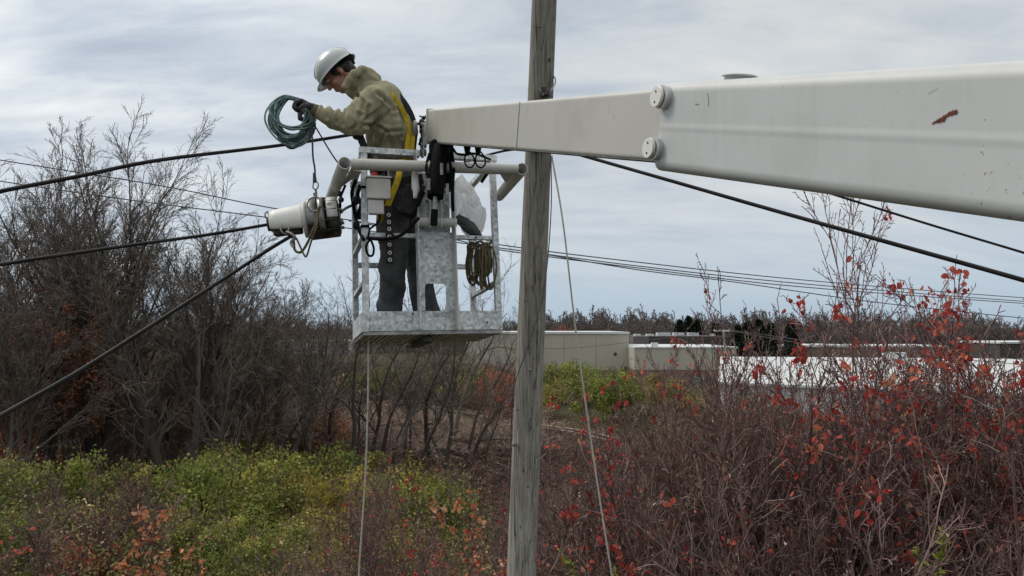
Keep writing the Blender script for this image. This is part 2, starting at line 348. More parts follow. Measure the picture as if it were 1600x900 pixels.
# ------------------------------------------------------------------ vegetation generators
def unit(a): return a / np.maximum(np.linalg.norm(a, axis=-1, keepdims=True), 1e-9)
def walk(rng, st, dr, ln, n, wander, up):
    P = len(st); pts = np.zeros((P, n, 3)); pts[:, 0] = st; d = dr.copy()
    for i in range(1, n):
        d = unit(d + rng.normal(0, wander, (P, 3)) + np.array([0, 0, up]))
        pts[:, i] = pts[:, i - 1] + d * (ln / (n - 1))[:, None]
    return pts
def grow(rng, trunks, spec):
    """trunks: (start, dir, length, radius) arrays; returns a list of (pts, rad) per level"""
    st, dr, ln, r0 = [np.asarray(a, float) for a in trunks]
    out = []
    for L, s in enumerate(spec):
        n = s['n']; pts = walk(rng, st, dr, ln, n, s.get('w', 0.1), s.get('up', 0.03))
        t = np.linspace(0, 1, n); rad = np.maximum(r0[:, None] * (1 - t[None, :] * s.get('tap', 0.8)), s.get('rmin', 0.002))
        out.append((pts, rad))
        if L == len(spec) - 1: break
        m = s['m']; P = len(st)
        tt = s.get('t0', 0.25) + (1 - s.get('t0', 0.25)) * (np.arange(m)[None, :] + rng.random((P, m))) / m
        tt = np.minimum(tt, 0.999); f = tt * (n - 1); i = f.astype(int); fr = (f - i)[..., None]
        idx = np.arange(P)[:, None]
        pos = pts[idx, i] * (1 - fr) + pts[idx, i + 1] * fr
        tan = unit(pts[idx, i + 1] - pts[idx, i]); rr = rad[idx, i]
        ang = rng.uniform(*s['ang'], (P, m)); az = rng.uniform(0, 2 * np.pi, (P, m)) if not s.get('spiral') else (np.arange(m)[None, :] * 2.4 + rng.uniform(0, 6, (P, 1)))
        a = np.where(np.abs(tan[..., 2:3]) < 0.95, np.array([0, 0, 1.0]), np.array([1.0, 0, 0]))
        u = unit(np.cross(tan, a)); v = np.cross(tan, u)
        d = tan * np.cos(ang)[..., None] + (u * np.cos(az)[..., None] + v * np.sin(az)[..., None]) * np.sin(ang)[..., None]
        lr = rng.uniform(*s['lr'], (P, m)) * (1 - s.get('sh', 0.45) * tt)
        st = pos.reshape(-1, 3); dr = unit(d.reshape(-1, 3)); ln = (ln[:, None] * lr).ravel(); r0 = np.minimum(rr * s.get('rr', 0.6), 1).ravel()
    return out
def tubes(pts, rad, k):
    P, n, _ = pts.shape
    t = np.empty_like(pts); t[:, 1:-1] = pts[:, 2:] - pts[:, :-2]; t[:, 0] = pts[:, 1] - pts[:, 0]; t[:, -1] = pts[:, -1] - pts[:, -2]; t = unit(t)
    m = unit(pts[:, -1] - pts[:, 0]); a = np.where(np.abs(m[:, 2:3]) < 0.8, np.array([0, 0, 1.0]), np.array([1.0, 0, 0]))[:, None, :]
    u = unit(np.cross(t, np.broadcast_to(a, t.shape))); v = np.cross(t, u)
    an = 2 * np.pi * np.arange(k) / k
    V = pts[:, :, None] + (u[:, :, None] * np.cos(an)[None, None, :, None] + v[:, :, None] * np.sin(an)[None, None, :, None]) * rad[:, :, None, None]
    b = (np.arange(P)[:, None, None] * n + np.arange(n - 1)[None, :, None]) * k; q = np.arange(k)[None, None, :]; q2 = (q + 1) % k
    Fq = np.stack([b + q, b + q2, b + k + q2, b + k + q], -1).reshape(-1, 4)
    return V.reshape(-1, 3), Fq
class VA:
    def __init__(s): s.V = []; s.F = []; s.T = []; s.n = 0
    def add(s, V, Fq, T):
        s.V.append(V); s.F.append(Fq + s.n); s.T.append(np.broadcast_to(T, len(Fq)) if np.ndim(T) == 0 else T); s.n += len(V); return s
    def tubes(s, rng, lv, k, lo=0.0, hi=1.0):
        pts, rad = lv; V, Fq = tubes(pts, rad, k); per = (pts.shape[1] - 1) * k
        return s.add(V, Fq, np.repeat(rng.uniform(lo, hi, len(pts)), per))
    def arr(s): return np.concatenate(s.V), np.concatenate(s.F), np.concatenate(s.T)
    def mesh(s, name): V, Fq, T = s.arr(); return fast_mesh(name, V, Fq, T)
def leaves(rng, pos, size, tint, oval=False, droop=0.0, asp=0.5):
    n = len(pos); L = size * rng.uniform(0.65, 1.3, n)
    d = unit(rng.normal(0, 1, (n, 3)) + np.array([0, 0, -droop])); a = unit(rng.normal(0, 1, (n, 3))); s = unit(np.cross(d, a)); nn = np.cross(d, s)
    L = L[:, None]; Wd = L * asp
    if oval:
        vs = [pos, pos - s * Wd * .8 + d * L * .3 + nn * L * .12, pos - s * Wd * .75 + d * L * .7 + nn * L * .10, pos + d * L - nn * L * .1, pos + s * Wd * .75 + d * L * .7 + nn * L * .10, pos + s * Wd * .8 + d * L * .3 + nn * L * .12]
        V = np.stack(vs, 1).reshape(-1, 3); b = np.arange(n)[:, None] * 6
        Fq = np.stack([b + np.array([0, 1, 2, 3]), b + np.array([0, 3, 4, 5])], 1).reshape(-1, 4); T = np.repeat(tint, 2)
    else:
        V = np.stack([pos, pos - s * Wd + d * L * .5 + nn * L * .1, pos + d * L, pos + s * Wd + d * L * .5 + nn * L * .1], 1).reshape(-1, 3)
        Fq = np.arange(n * 4).reshape(-1, 4); T = tint
    return V, Fq, T
def pts_on(rng, lv, n, tmin=0.0):
    pts, _ = lv; P, k, _ = pts.shape; i = rng.integers(0, P, n); f = (tmin + (1 - tmin) * rng.random(n)) * (k - 1.001); j = f.astype(int); fr = (f - j)[:, None]
    return pts[i, j] * (1 - fr) + pts[i, j + 1] * fr

# ---- big bare tree of the left wood (unit: metres, made to height H)
def bare_tree(seed, H, r0, stems=2, fan=0.35, dens=1.0, twig=0.009, clear=0.3):
    rng = np.random.default_rng(seed); k = stems
    az = rng.uniform(0, 6.28, k) + np.arange(k) * 6.28 / k
    sp_ = rng.uniform(0.03, fan, k) if k > 1 else np.full(k, 0.05)
    dr = unit(np.stack([np.cos(az) * sp_, np.sin(az) * sp_, np.ones(k)], 1))
    st = np.stack([np.cos(az) * r0 * .5, np.sin(az) * r0 * .5, np.full(k, -0.3)], 1)
    lv = grow(rng, (st, dr, H * rng.uniform(0.56, 0.72, k), r0 * rng.uniform(0.75, 1.0, k)), [
        dict(n=12, m=int(11 * dens), t0=clear, ang=(0.25, 0.75), lr=(0.50, 0.78), rr=0.6, w=0.055, up=0.03, tap=0.72, rmin=0.02, sh=0.35, spiral=True),
        dict(n=9, m=int(9 * dens), t0=0.15, ang=(0.3, 0.7), lr=(0.34, 0.52), rr=0.55, w=0.07, up=0.04, tap=0.85, rmin=twig * 1.5, sh=0.4),
        dict(n=6, m=int(7 * dens), t0=0.12, ang=(0.35, 0.8), lr=(0.35, 0.6), rr=0.6, w=0.10, up=0.03, rmin=twig * 1.1, sh=0.4),
        dict(n=4, m=5, t0=0.15, ang=(0.35, 0.85), lr=(0.4, 0.7), rr=0.8, w=0.12, up=0.02, rmin=twig * .85),
        dict(n=3, w=0.12, rmin=twig * 0.7)])
    tr = VA().tubes(rng, lv[0], 9, 0.1, 0.6).tubes(rng, lv[1], 6, 0.1, 0.6)
    cr = VA().tubes(rng, lv[2], 4, 0.0, 0.8).tubes(rng, lv[3], 3, 0.0, 1.0).tubes(rng, lv[4], 3, 0.1, 1.0)
    return tr, cr, lv
# ---- thin understorey tree
def thin_tree(seed, H, r0):
    rng = np.random.default_rng(seed)
    lv = grow(rng, ([[0, 0, -0.3]], unit(np.array([[rng.uniform(-.15, .15), rng.uniform(-.1, .1), 1]])), [H], [r0]), [
        dict(n=14, m=12, t0=0.3, ang=(0.5, 1.0), lr=(0.26, 0.46), rr=0.5, w=0.13, up=0.05, tap=0.88, rmin=0.015, sh=0.35, spiral=True),
        dict(n=7, m=7, t0=0.15, ang=(0.4, 0.9), lr=(0.35, 0.6), rr=0.6, w=0.2, up=0.08, rmin=0.010),
        dict(n=5, m=5, t0=0.15, ang=(0.4, 0.9), lr=(0.4, 0.7), rr=0.7, w=0.18, up=0.06, rmin=0.008),
        dict(n=3, w=0.15, rmin=0.006)])
    tr = VA().tubes(rng, lv[0], 8, 0.0, 0.5); cr = VA().tubes(rng, lv[1], 5, 0.0, 0.7).tubes(rng, lv[2], 3, 0, 0.9).tubes(rng, lv[3], 3, 0, 1)
    return tr, cr, lv
# ---- shrub of many stems, arrays only
def twig_shrub(seed, H, R, stems=16, m1=7, m2=6, m3=4, r0=0.014, twig=0.0028, leaf=0, lsize=0.05, k=3, lrange=(0.6, 1.0), arch=0.0):
    rng = np.random.default_rng(seed); az = rng.uniform(0, 6.28, stems); sp_ = rng.uniform(0.02, 0.55, stems)
    dr = unit(np.stack([np.cos(az) * sp_, np.sin(az) * sp_, np.ones(stems)], 1)); rr_ = np.sqrt(rng.random(stems)) * R
    a2 = rng.uniform(0, 6.28, stems); st = np.stack([np.cos(a2) * rr_, np.sin(a2) * rr_, np.full(stems, -0.15)], 1)
    lv = grow(rng, (st, dr, H * rng.uniform(0.6, 1.05, stems), np.full(stems, r0)), [
        dict(n=9, m=m1, t0=0.2, ang=(0.35, 0.85), lr=(0.3, 0.55), rr=0.6, w=0.11, up=0.02 - arch, rmin=twig * 1.6),
        dict(n=6, m=m2, t0=0.15, ang=(0.4, 0.9), lr=(0.35, 0.6), rr=0.65, w=0.17, up=0.06, rmin=twig * 1.2),
        dict(n=4, m=m3, t0=0.1, ang=(0.4, 1.0), lr=(0.35, 0.6), rr=0.8, w=0.17, up=0.05, rmin=twig),
        dict(n=3, w=0.12, rmin=twig)])
    va = VA().tubes(rng, lv[0], max(k, 4), 0.0, 0.5)
    for q in lv[1:]: va.tubes(rng, q, k, 0.0, 0.55)
    if leaf:
        p = pts_on(rng, lv[2], leaf); va.add(*leaves(rng, p, lsize, rng.uniform(*lrange, leaf), asp=.3))
    return va, lv
def replicate(va, places, name, m, label=None, kind='stuff'):
    """places: x, y, z, rz, s ; many copies of small arrays written as one mesh"""
    Vs, Fs, Ts = [], [], []; n = 0
    for (which, x, y, z, rz, s, sz) in places:
        V, Fq, T = va[which]; c, si = math.cos(rz), math.sin(rz)
        V2 = np.stack([(V[:, 0] * c - V[:, 1] * si) * s + x, (V[:, 0] * si + V[:, 1] * c) * s + y, V[:, 2] * sz + z], 1)
        Vs.append(V2); Fs.append(Fq + n); Ts.append(T); n += len(V)
    me = fast_mesh(name, np.concatenate(Vs), np.concatenate(Fs), np.concatenate(Ts)); o = link(name, me, m); tag(o, label, kind=kind); return o
# ---- leafy bush: foliage + stems
def leafy_bush(seed, R, H, n, size, asp=0.5, lobes=17, core=0.25):
    rng = np.random.default_rng(seed)
    va, lv = twig_shrub(seed + 7, H * 0.95, R * 0.35, 11, 5, 4, 3, 0.016, 0.005)
    az = rng.uniform(0, 6.28, lobes); rr = R * rng.uniform(0.2, 0.72, lobes); cz = H * rng.uniform(0.3, 0.8, lobes)
    C = np.stack([np.cos(az) * rr, np.sin(az) * rr, cz], 1); LR = rng.uniform(0.14, 0.40, lobes) * min(R, H * .8)
    i = rng.integers(0, lobes, n); d = unit(rng.normal(0, 1, (n, 3))); rad = LR[i] * (0.35 + 0.7 * rng.random(n) ** 0.6 + 0.25 * (rng.random(n) < .12))
    p = C[i] + d * rad[:, None] * np.array([1.15, 1.15, 0.9]); p[:, 2] = np.abs(p[:, 2])
    # pull clusters together for gaps
    cl = rng.normal(0, 1, (n // 14 + 1, 3)) * 0.0
    g = np.array([noise.noise(Vector(q) * 3.1 / max(R, .5) * 1.2) for q in p]); keep = g > -0.08 - 0.25 * rng.random(n); p = p[keep]; g = g[keep]
    lobe_t = rng.uniform(-0.26, 0.26, lobes)[i][keep]
    t = np.clip(0.46 + lobe_t + 0.35 * g + rng.normal(0, 0.17, len(p)), 0, 1)
    fa = VA().add(*leaves(rng, p, size, t, asp=asp))
    return fa, va
def conifer(seed, H, R):
    rng = np.random.default_rng(seed); n = 2600; t = rng.random(n) ** 0.75; az = rng.uniform(0, 6.28, n); prof = R * (1 - t) ** 0.8 * (0.6 + 0.4 * np.abs(np.sin(t * 40)))
    rr = prof * np.sqrt(rng.uniform(0.15, 1, n)) * (1 + .2 * np.sin(az * 3 + seed)); p = np.stack([np.cos(az) * rr, np.sin(az) * rr, H * (0.06 + 0.94 * t)], 1)
    return VA().add(*leaves(rng, p, H * 0.07, rng.random(n), asp=0.35))

def plant(name, trunk_me, crown_me, mats, label, cat, loc, group=None, rz=0, s=1.0, sz=None, names=('trunk', 'crown'), extra=None, tilt=(0, 0)):
    t = thing(name, label, cat, loc, group, rz); t.scale = (s, s, sz or s); t.rotation_euler = (tilt[0], tilt[1], rz)
    for me, m, nm in zip((trunk_me, crown_me), mats, names):
        if me is None: continue
        if not me.materials: me.materials.append(m)
        o = bpy.data.objects.new(nm, me); COL.objects.link(o); o.parent = t
    if extra:
        for nm, me, m in extra:
            if not me.materials: me.materials.append(m)
            o = bpy.data.objects.new(nm, me); COL.objects.link(o); o.parent = t
    return t
def gpt(px, d):           # world x, y on the ground below picture column px at depth d
    x = (px - 800) / F * d; y = d; return x, y, float(gz(x, y))

exec_parts = []
# =================================================================== LARGE STRUCTURE
# ---- beige warehouse
BR = noisy('brown_brick', [(0.3, (0.16, 0.10, 0.08)), (0.7, (0.26, 0.18, 0.145))], 3, rough=0.9, bs=0)
def wallm(t, b):
    n = noi(t, objco(t, (1, 1, 0.15)), 0.5, 6, 0.6); n2 = noi(t, objco(t), 0.12, 3)
    LK(t, RAMP(t, MATH(t, 'ADD', MATH(t, 'MULTIPLY', n, .6), MATH(t, 'MULTIPLY', n2, .4)), [(0.3, (0.359, 0.343, 0.280)), (0.7, (0.446, 0.425, 0.355))]), b.inputs['Base Color'])
WALL = mat('beige_wall_panels', rough=0.85, build=wallm)
WTRIM = noisy('pale_trim', [(0.3, (0.50, 0.52, 0.53)), (0.7, (0.62, 0.64, 0.64))], 2, rough=0.6, bs=0)
DARKB = noisy('dark_brick', [(0.3, (0.050, 0.045, 0.048)), (0.7, (0.085, 0.075, 0.078))], 1.5, rough=0.9, bs=0)
def wx(px, d): return (px - 800) / F * d
bt = thing('warehouse', 'large windowless beige warehouse with pale roof edge, right behind the wooden pole', 'building', (7, 125, 0))
X = Matrix.Translation((7, 125, 0)) @ Matrix.Rotation(D2R(-2.5), 4, 'Z')
x0, x1 = -14.5, 12.9
MB().box((x0, -6, 1.9), (x1, 30, 7.95), X).build('wall', WALL, bt)
MB().box((x0 + .02, -5.97, -1), (x1 - .02, 29.9, 1.897), X).build('brick_base', BR, bt)
MB().box((x0 - .15, -6.2, 7.953), (x1 + .1, 30.2, 8.3), X).build('roof_edge', WTRIM, bt)
JM = noisy('joint', [(0, (0.2, 0.2, 0.17)), (1, (0.24, 0.24, 0.2))], bs=0)
for q in (-8.9, -3.5, 2.0, 7.4): MB().box((q, -6.03, 1.9), (q + .06, -5.99, 7.9), X).build('panel_joint', JM, bt)
MB().box((11.5, -6.06, 0.0), (12.5, -5.96, 2.45), X).build('door', noisy('brown_door', [(0, (0.10, 0.07, 0.055)), (1, (0.13, 0.09, 0.07))], bs=0), bt)
MB().tube([X @ Vector((10.6, -6.0, 4.6)), X @ Vector((10.6, -6.14, 4.6))], 0.27, 16).build('round_vent', M['dark'], bt)
lt = thing('warehouse', 'lower beige building with brown brick base and a roof unit, right of the large warehouse', 'building', (27, 118, 0))
X2 = Matrix.Translation((27, 118, 0))
a0, a1 = 27 - 6.75, 27 + 7.9
a0, a1 = -7.6, 8.6
MB().box((a0, -6, 2.35), (a1, 12, 5.75), X2).build('wall', WALL, lt)
MB().box((a0 + .02, -5.97, -1), (a1 - .02, 11.9, 2.347), X2).build('brick_base', BR, lt)
MB().box((a0 - .0, -6.15, 5.753), (a1 + .15, 12.1, 5.98), X2).build('roof_edge', WTRIM, lt)
MB().box((-4.6, -5, 5.983), (-3.6, -4, 6.6), X2).build('roof_unit', WTRIM, lt, bev=.03)
MB().box((6.6, -6.06, 2.4), (6.7, -5.98, 5.7), X2).build('downpipe', M['dark'], lt)
ub = MB().box((28.4, 110, 0), (30.2, 111.2, 1.25)).build('utility_cabinet', noisy('dull_green_metal', [(0, (0.10, 0.14, 0.12)), (1, (0.16, 0.2, 0.17))], 2, bs=0), bev=.04)
tag(ub, 'dull green utility cabinet on the ground before the lower beige building', 'cabinet')
db = thing('brick_building', 'dark brick building with pale rooftop units, seen above the lower beige building', 'building', (32, 165, 0))
MB().box((28, 160, -1), (50.5, 190, 7.05)).build('wall', DARKB, db)
MB().box((27.2, 158.5, -1), (30.7, 163, 7.0)).build('annex_wall', noisy('grey_brick', [(0, (0.12, 0.115, 0.11)), (1, (0.16, 0.15, 0.145))], bs=0), db)
for q, wq in ((28.2, 1.4), (31.0, 1.6), (33.4, 3.1), (37.2, 2.4), (40.6, 2.3), (46, .7)):
    MB().box((q, 162, 7.053), (q + wq, 164, 7.55 + .3 * (wq > 2))).build('rooftop_unit', WTRIM, db, bev=.05)
# ---- white metal roofed building on the right
wb = thing('metal_roofed_building', 'long low building with a white metal roof behind the red-leaved shrubs', 'building', (45, 80, 0))
def wm(t, b):
    n = noi(t, objco(t, (6, .3, 1)), 1.0, 4); LK(t, RAMP(t, n, [(0.3, (0.46, 0.475, 0.48)), (0.7, (0.60, 0.615, 0.62))]), b.inputs['Base Color'])
WM = mat('white_metal_sheet', rough=0.45, build=wm)
def roofpoly(pts, th):
    m = MB(); vs = [Vector(p) for p in pts]; lo = [v - Vector((0, 0, th)) for v in vs]
    m.add(vs + lo, [(0, 1, 2, 3), (7, 6, 5, 4), (0, 4, 5, 1), (1, 5, 6, 2), (2, 6, 7, 3), (3, 7, 4, 0)]); return m
rf = roofpoly([(22, 76, 3.2), (62, 54, 3.0), (90, 92, 4.8), (31, 105, 4.75)], .25).build('roof', WM, wb)
sm_ = MB()
for i in range(26):
    f = (i + .5) / 26; a = Vector((22 + 40 * f, 76 - 22 * f, 3.2 - .2 * f + .004)); b2 = Vector((31 + 59 * f, 105 - 13 * f, 4.75 + .05 * f + .004)); sm_.tube([a, b2], .05, 4)
sub(sm_, 'roof_seam', WTRIM, rf, wb)
q = MB(); vs = [(22.4, 76.2, -1), (61.9, 54.4, -1), (89, 91.5, -1), (31.3, 104.5, -1)]; up = [(22.4, 76.2, 2.93), (61.9, 54.4, 2.73), (89, 91.5, 4.5), (31.3, 104.5, 4.45)]
q.add(vs + up, [(0, 1, 5, 4), (1, 2, 6, 5), (2, 3, 7, 6), (3, 0, 4, 7)]); q.build('wall', WM, wb)
for f0 in (.25, .5, .78):
    a = Vector((22.4 + 39.5 * f0, 76.2 - 21.8 * f0, 0)); dd = Vector((39.5, -21.8, 0)).normalized(); nn = Vector((dd.y, -dd.x, 0)); 
    m_ = MB(); p = [a + nn * .03, a + dd * 3 + nn * .03]; m_.add([p[0], p[1], p[1] + Vector((0, 0, 2.3)), p[0] + Vector((0, 0, 2.3)), p[0] - nn * .1, p[1] - nn * .1, p[1] - nn * .1 + Vector((0, 0, 2.3)), p[0] - nn * .1 + Vector((0, 0, 2.3))], [(0, 1, 2, 3), (0, 3, 7, 4), (1, 5, 6, 2), (3, 2, 6, 7), (4, 7, 6, 5), (0, 4, 5, 1)]); m_.build('door', M['box'], wb)
rv = MB().box((47, 88, 4.0), (49.2, 90, 5.9)).build('roof_hatch', WTRIM, wb, bev=.05)
# far low buildings
for px0, px1, d, h, lb in ((1215, 1330, 190, 3.8, 'far low brown building with pale flat roof, right of the dark conifers'), (1330, 1478, 210, 3.2, 'far grey-brown building with a white roof line, left of the red shrub top'), (430, 545, 240, 4.2, 'far pale building glimpsed through the wood left of the platform'), (1560, 1760, 200, 4.5, 'far grey building at the right edge under the treeline')):
    b3 = thing('low_building', lb, 'building', (wx((px0 + px1) / 2, d), d, 0), 'far buildings under the treeline')
    MB().box((wx(px0, d), d, -1), (wx(px1, d), d + 20, h)).build('wall', BR if 'brown' in lb else (WTRIM if 'pale building' in lb else DARKB), b3)
    MB().box((wx(px0, d) - .3, d - .4, h + .003), (wx(px1, d) + .3, d + 20.3, h + .5)).build('roof', WTRIM, b3)

# ---- railway tracks and ballast
def strip(name, p0, p1, wd, z, m, kind='structure'):
    a = Vector((*p0, 0)); b = Vector((*p1, 0)); d = (b - a).normalized(); n = Vector((-d.y, d.x, 0)) * wd / 2; k = 24; me = MB(); vs = []
    for i in range(k + 1):
        c = a.lerp(b, i / k)
        for sgn in (-1, 1): q = c + n * sgn; vs.append((q.x, q.y, float(gz(q.x, q.y)) + z))
    me.add(vs, [(2 * i, 2 * i + 1, 2 * i + 3, 2 * i + 2) for i in range(k)]); o = me.build(name, m); o['kind'] = kind; return o
TRK = [((-30, 92), (12, 24)), ((-19, 95), (24, 33))]
strip('ballast_path', (-26, 95), (18, 27), 15, .03, noisy('ballast', [(0.3, (0.085, 0.07, 0.06)), (0.7, (0.17, 0.145, 0.125))], 3, 8, rough=.95, bs=.6, bd=.05))
for ti, (a, b) in enumerate(TRK):
    tt = thing('railway_track', ('railway track beyond the thin trees, left of the wooden pole' if ti == 0 else 'railway track crossing the brush behind the wooden pole'), 'railway track', (a[0], a[1], 0), 'railway tracks in the valley')
    A = Vector((*a, 0)); B_ = Vector((*b, 0)); d = (B_ - A).normalized(); n = Vector((-d.y, d.x, 0)); L = (B_ - A).length
    for sgn in (-1, 1):
        m_ = MB(); pts = [A + d * q + n * sgn * .72 for q in np.linspace(0, L, 40)]
        m_.tube([(p.x, p.y, float(gz(p.x, p.y)) + .27) for p in pts], .055, 4).build('rail', noisy('rail_steel', [(0, (0.26, 0.235, 0.21)), (1, (0.40, 0.37, 0.34))], bs=0), tt)
    m_ = MB(); q = 0
    while q < L:
        c = A + d * q; c.z = float(gz(c.x, c.y)); X3 = Matrix.Translation(c) @ Matrix.Rotation(math.atan2(n.y, n.x), 4, 'Z'); m_.box((-1.25, -.11, .05), (1.25, .11, .2), X3); q += .65
    sl = m_.build('sleepers', noisy('sleeper_wood', [(0, (0.06, 0.045, 0.035)), (1, (0.12, 0.09, 0.07))], 3), tt); sl['kind'] = 'stuff'

# =================================================================== TREES, LEFT WOOD
BT = [bare_tree(11, 15.5, .24, 2, .30), bare_tree(12, 16, .22, 3, .30), bare_tree(13, 14, .26, 4, .45, 1.0), bare_tree(14, 15, .2, 1), bare_tree(15, 12, .16, 3, .5)]
BTM = [(a.mesh('bare_trunk'), b.mesh('bare_crown')) for a, b, _ in BT]
big = [  # variant, px, depth, scale, rz, label
    (0, 72, 34, 1.16, 0.4, 'tall bare tree at the far left whose twig tips reach highest beside the frame edge'),
    (1, 165, 36, 1.20, 1.0, 'tall bare tree behind the rust-brown tree, its tips crossing the upper cable'),
    (2, 292, 35, 1.08, 2.0, 'broad fan-shaped bare tree with a pale thick trunk, nearest the lashing machine'),
    (3, 232, 40, 1.22, 0.2, 'slender bare tree between the two tallest forked trees on the left'),
    (2, 355, 41, 0.98, 4.0, 'wide bare tree with fine grey twigs just left of the hanging lashing machine'),
    (1, 8, 37, 1.08, 3.0, 'bare tree cut by the left edge of the photograph'),
    (4, 418, 44, 1.0, 1.5, 'lower bare tree under the lashing machine'),
    (0, 120, 45, 1.15, 2.6, 'bare tree standing behind the rust-brown tree'),
    (3, 330, 48, 1.1, 5.0, 'straight bare tree half hidden in the fan-shaped tree'),
    (4, 480, 50, 0.85, 0.8, 'small bare tree left of the platform with its top against the sky'),
    (4, 20, 30, 0.9, 5.2, 'leaning bare tree low at the left edge, below the thick cable'),
]
for v, px, d, s, rz, lb in big:
    x, y, z = gpt(px, d)
    plant('bare_tree', *BTM[v], (M['treebark'], M['treebark']), lb, 'tree', (x, y, z), 'bare trees of the left wood', rz, s * 1.06)
TT = [thin_tree(30 + i, 10.5 + (i % 3), .15 + .03 * (i % 2)) for i in range(5)]
TTM = [(a.mesh('thin_trunk'), b.mesh('thin_crown')) for a, b, _ in TT]
thin = [(400, 36, .85, 'thin crooked tree under the lower thick cable'), (447, 40, .9, 'thin dark tree in the gap below the lashing machine'), (480, 38, .86, 'crooked two-bend tree left of the platform floor'), (505, 36, .80, 'leaning thin tree just left of the hanging pale rope'),
        (548, 40, 1.0, 'dark thin tree directly below the left corner of the platform'), (600, 42, .95, 'thin tree just right of the hanging pale rope'), (622, 45, .9, 'thin tree under the mounting plate'), (648, 40, .85, 'thin tree below the middle of the platform'),
        (672, 44, .95, 'thin tree before the railway track, below the right half of the platform'), (690, 41, 1.0, 'thin tree leaning right below the right corner of the platform'), (730, 45, .93, 'spreading thin tree left of the wooden pole'), (708, 50, 1.0, 'thin tree rising beside the warehouse wall left of the pole'),
        (424, 41, .95, 'thin straight tree left of the gap below the lashing machine'), (528, 44, .85, 'thin tree between the leaning tree and the platform corner'), (575, 45, .95, 'thin tree half hidden by the hanging pale rope'), (636, 47, .95, 'slim tree beyond the track under the platform cutout'), (755, 47, .8, 'low spreading tree against the rust-red tree by the pole'), (462, 47, .95, 'thin tree with its top level with the platform floor')]
for i, (px, d, s, lb) in enumerate(thin):
    x, y, z = gpt(px, d); v = i % 5
    plant('thin_tree', *TTM[v], (M['treebark'], M['treebark']), lb, 'tree', (x, y, z), 'thin bare trees below the platform', i * 1.3, s, tilt=(0, (-.1, .05, .12, -.04)[i % 4]))
rng0 = np.random.default_rng(5)
for i in range(12):
    px = -10 + i * 36 + rng0.uniform(-10, 10); d = 32 + rng0.uniform(0, 14); x, y, z = gpt(px, d)
    plant('sapling', *TTM[i % 5], (M['bark'], M['bark']), 'thin dark sapling among the big bare trees of the left wood', 'tree', (x, y, z), 'saplings in the left wood', i * 2.1, rng0.uniform(.7, 1.0))
for i in range(16):
    px = 395 + i * 24 + rng0.uniform(-9, 9); d = 37 + rng0.uniform(0, 15); x, y, z = gpt(px, d)
    plant('sapling', *TTM[(i * 2) % 5], (M['bark'], M['bark']), 'slim bare sapling in the thin wood below the platform', 'tree', (x, y, z), 'saplings below the platform', i * 1.7, rng0.uniform(.45, .8), tilt=(0, rng0.uniform(-.1, .1)))
# rust-brown leaved tree
rng = np.random.default_rng(77)
def leafy_tree(idx, n, size, spread, tcen=0.5):
    rg = np.random.default_rng(900 + idx); p = pts_on(rg, BT[idx][2][3], n); p = p + rg.normal(0, spread, p.shape)
    return VA().add(*leaves(rg, p, size, np.clip(rg.normal(tcen, .22, n), 0, 1)))
lf = leafy_tree(4, 13000, .13, .12).mesh('brown_foliage')
for px, d, s, lb in ((92, 33, .93, 'bare-topped tree still holding dull rust-brown leaves on the left'), (24, 35, .72, 'lower tree with dull brown leaves near the left edge')):
    x, y, z = gpt(px, d); plant('brown_leaved_tree', *BTM[4], (M['bark'], M['bark']), lb, 'tree', (x, y, z), None, 1.0 + d, s, extra=[('foliage', lf, M['brown_leaf'])])
# background wood on the left as one mass of brush and stems
rngw = np.random.default_rng(41)
br = []
for i in range(3):
    va, _ = twig_shrub(60 + i, 9.5, 1.4, 12, 8, 6, 4, .06, .013, leaf=500, lsize=.13, lrange=(0.55, 0.9)); br.append(va.arr())
pl = []
for i in range(95):
    px = rngw.uniform(-120, 800); d = rngw.uniform(44, 66)
    if px > 560: d = rngw.uniform(48, 60)
    x, y, z = gpt(px, d); h = (1.05 if px < 180 else .85 if px < 380 else .5 if px < 460 else .24) * rngw.uniform(.7, 1.1)
    if px > 540 and rngw.random() < .45: continue
    pl.append((i % 3, x, y, z, rngw.uniform(0, 6), rngw.uniform(.9, 1.4), h))
M['woodmass'] = veg('wood_mass_mix', [(0, (0.145, 0.110, 0.088)), (0.5, (0.344, 0.255, 0.210)), (0.6, (0.366, 0.196, 0.128)), (1, (0.636, 0.328, 0.203))], 0.95)
replicate(br, pl, 'background_wood', M['woodmass'], 'grey-brown mass of bare brush filling the left wood behind the trunks')
# low brush before the wood
br2 = []
for i in range(3):
    va, _ = twig_shrub(80 + i, 3.4, 1.2, 14, 7, 5, 4, .022, .006, leaf=260, lsize=.07, lrange=(0.6, 1.0)); br2.append(va.arr())
pl = []
for i in range(95):
    px = rngw.uniform(-80, 860); d = rngw.uniform(27, 47); x, y, z = gpt(px, d); pl.append((i % 3, x, y, z, rngw.uniform(0, 6), rngw.uniform(.8, 1.3), rngw.uniform(.5, 1.0) if px < 380 else rngw.uniform(.3, .6)))
for i in range(70):
    px = rngw.uniform(830, 1250); d = rngw.uniform(26, 54); x, y, z = gpt(px, d); pl.append((i % 3, x, y, z, rngw.uniform(0, 6), rngw.uniform(.8, 1.3), rngw.uniform(.4, .7)))
for i in range(75):
    px = rngw.uniform(380, 800); d = rngw.uniform(72, 125); x, y, z = gpt(px, d); pl.append((i % 3, x, y, z, rngw.uniform(0, 6), rngw.uniform(1.4, 2.2), rngw.uniform(.8, 1.2)))
for i in range(9):
    px = rngw.uniform(-40, 770); d = rngw.uniform(15, 29); x, y, z = gpt(px, d); pl.append((i % 3, x, y, z, rngw.uniform(0, 6), rngw.uniform(.6, 1.0), rngw.uniform(.55, .9)))
replicate(br2, pl, 'brush', M['thicket'], 'low bare brown brush between the wood and the bushes')

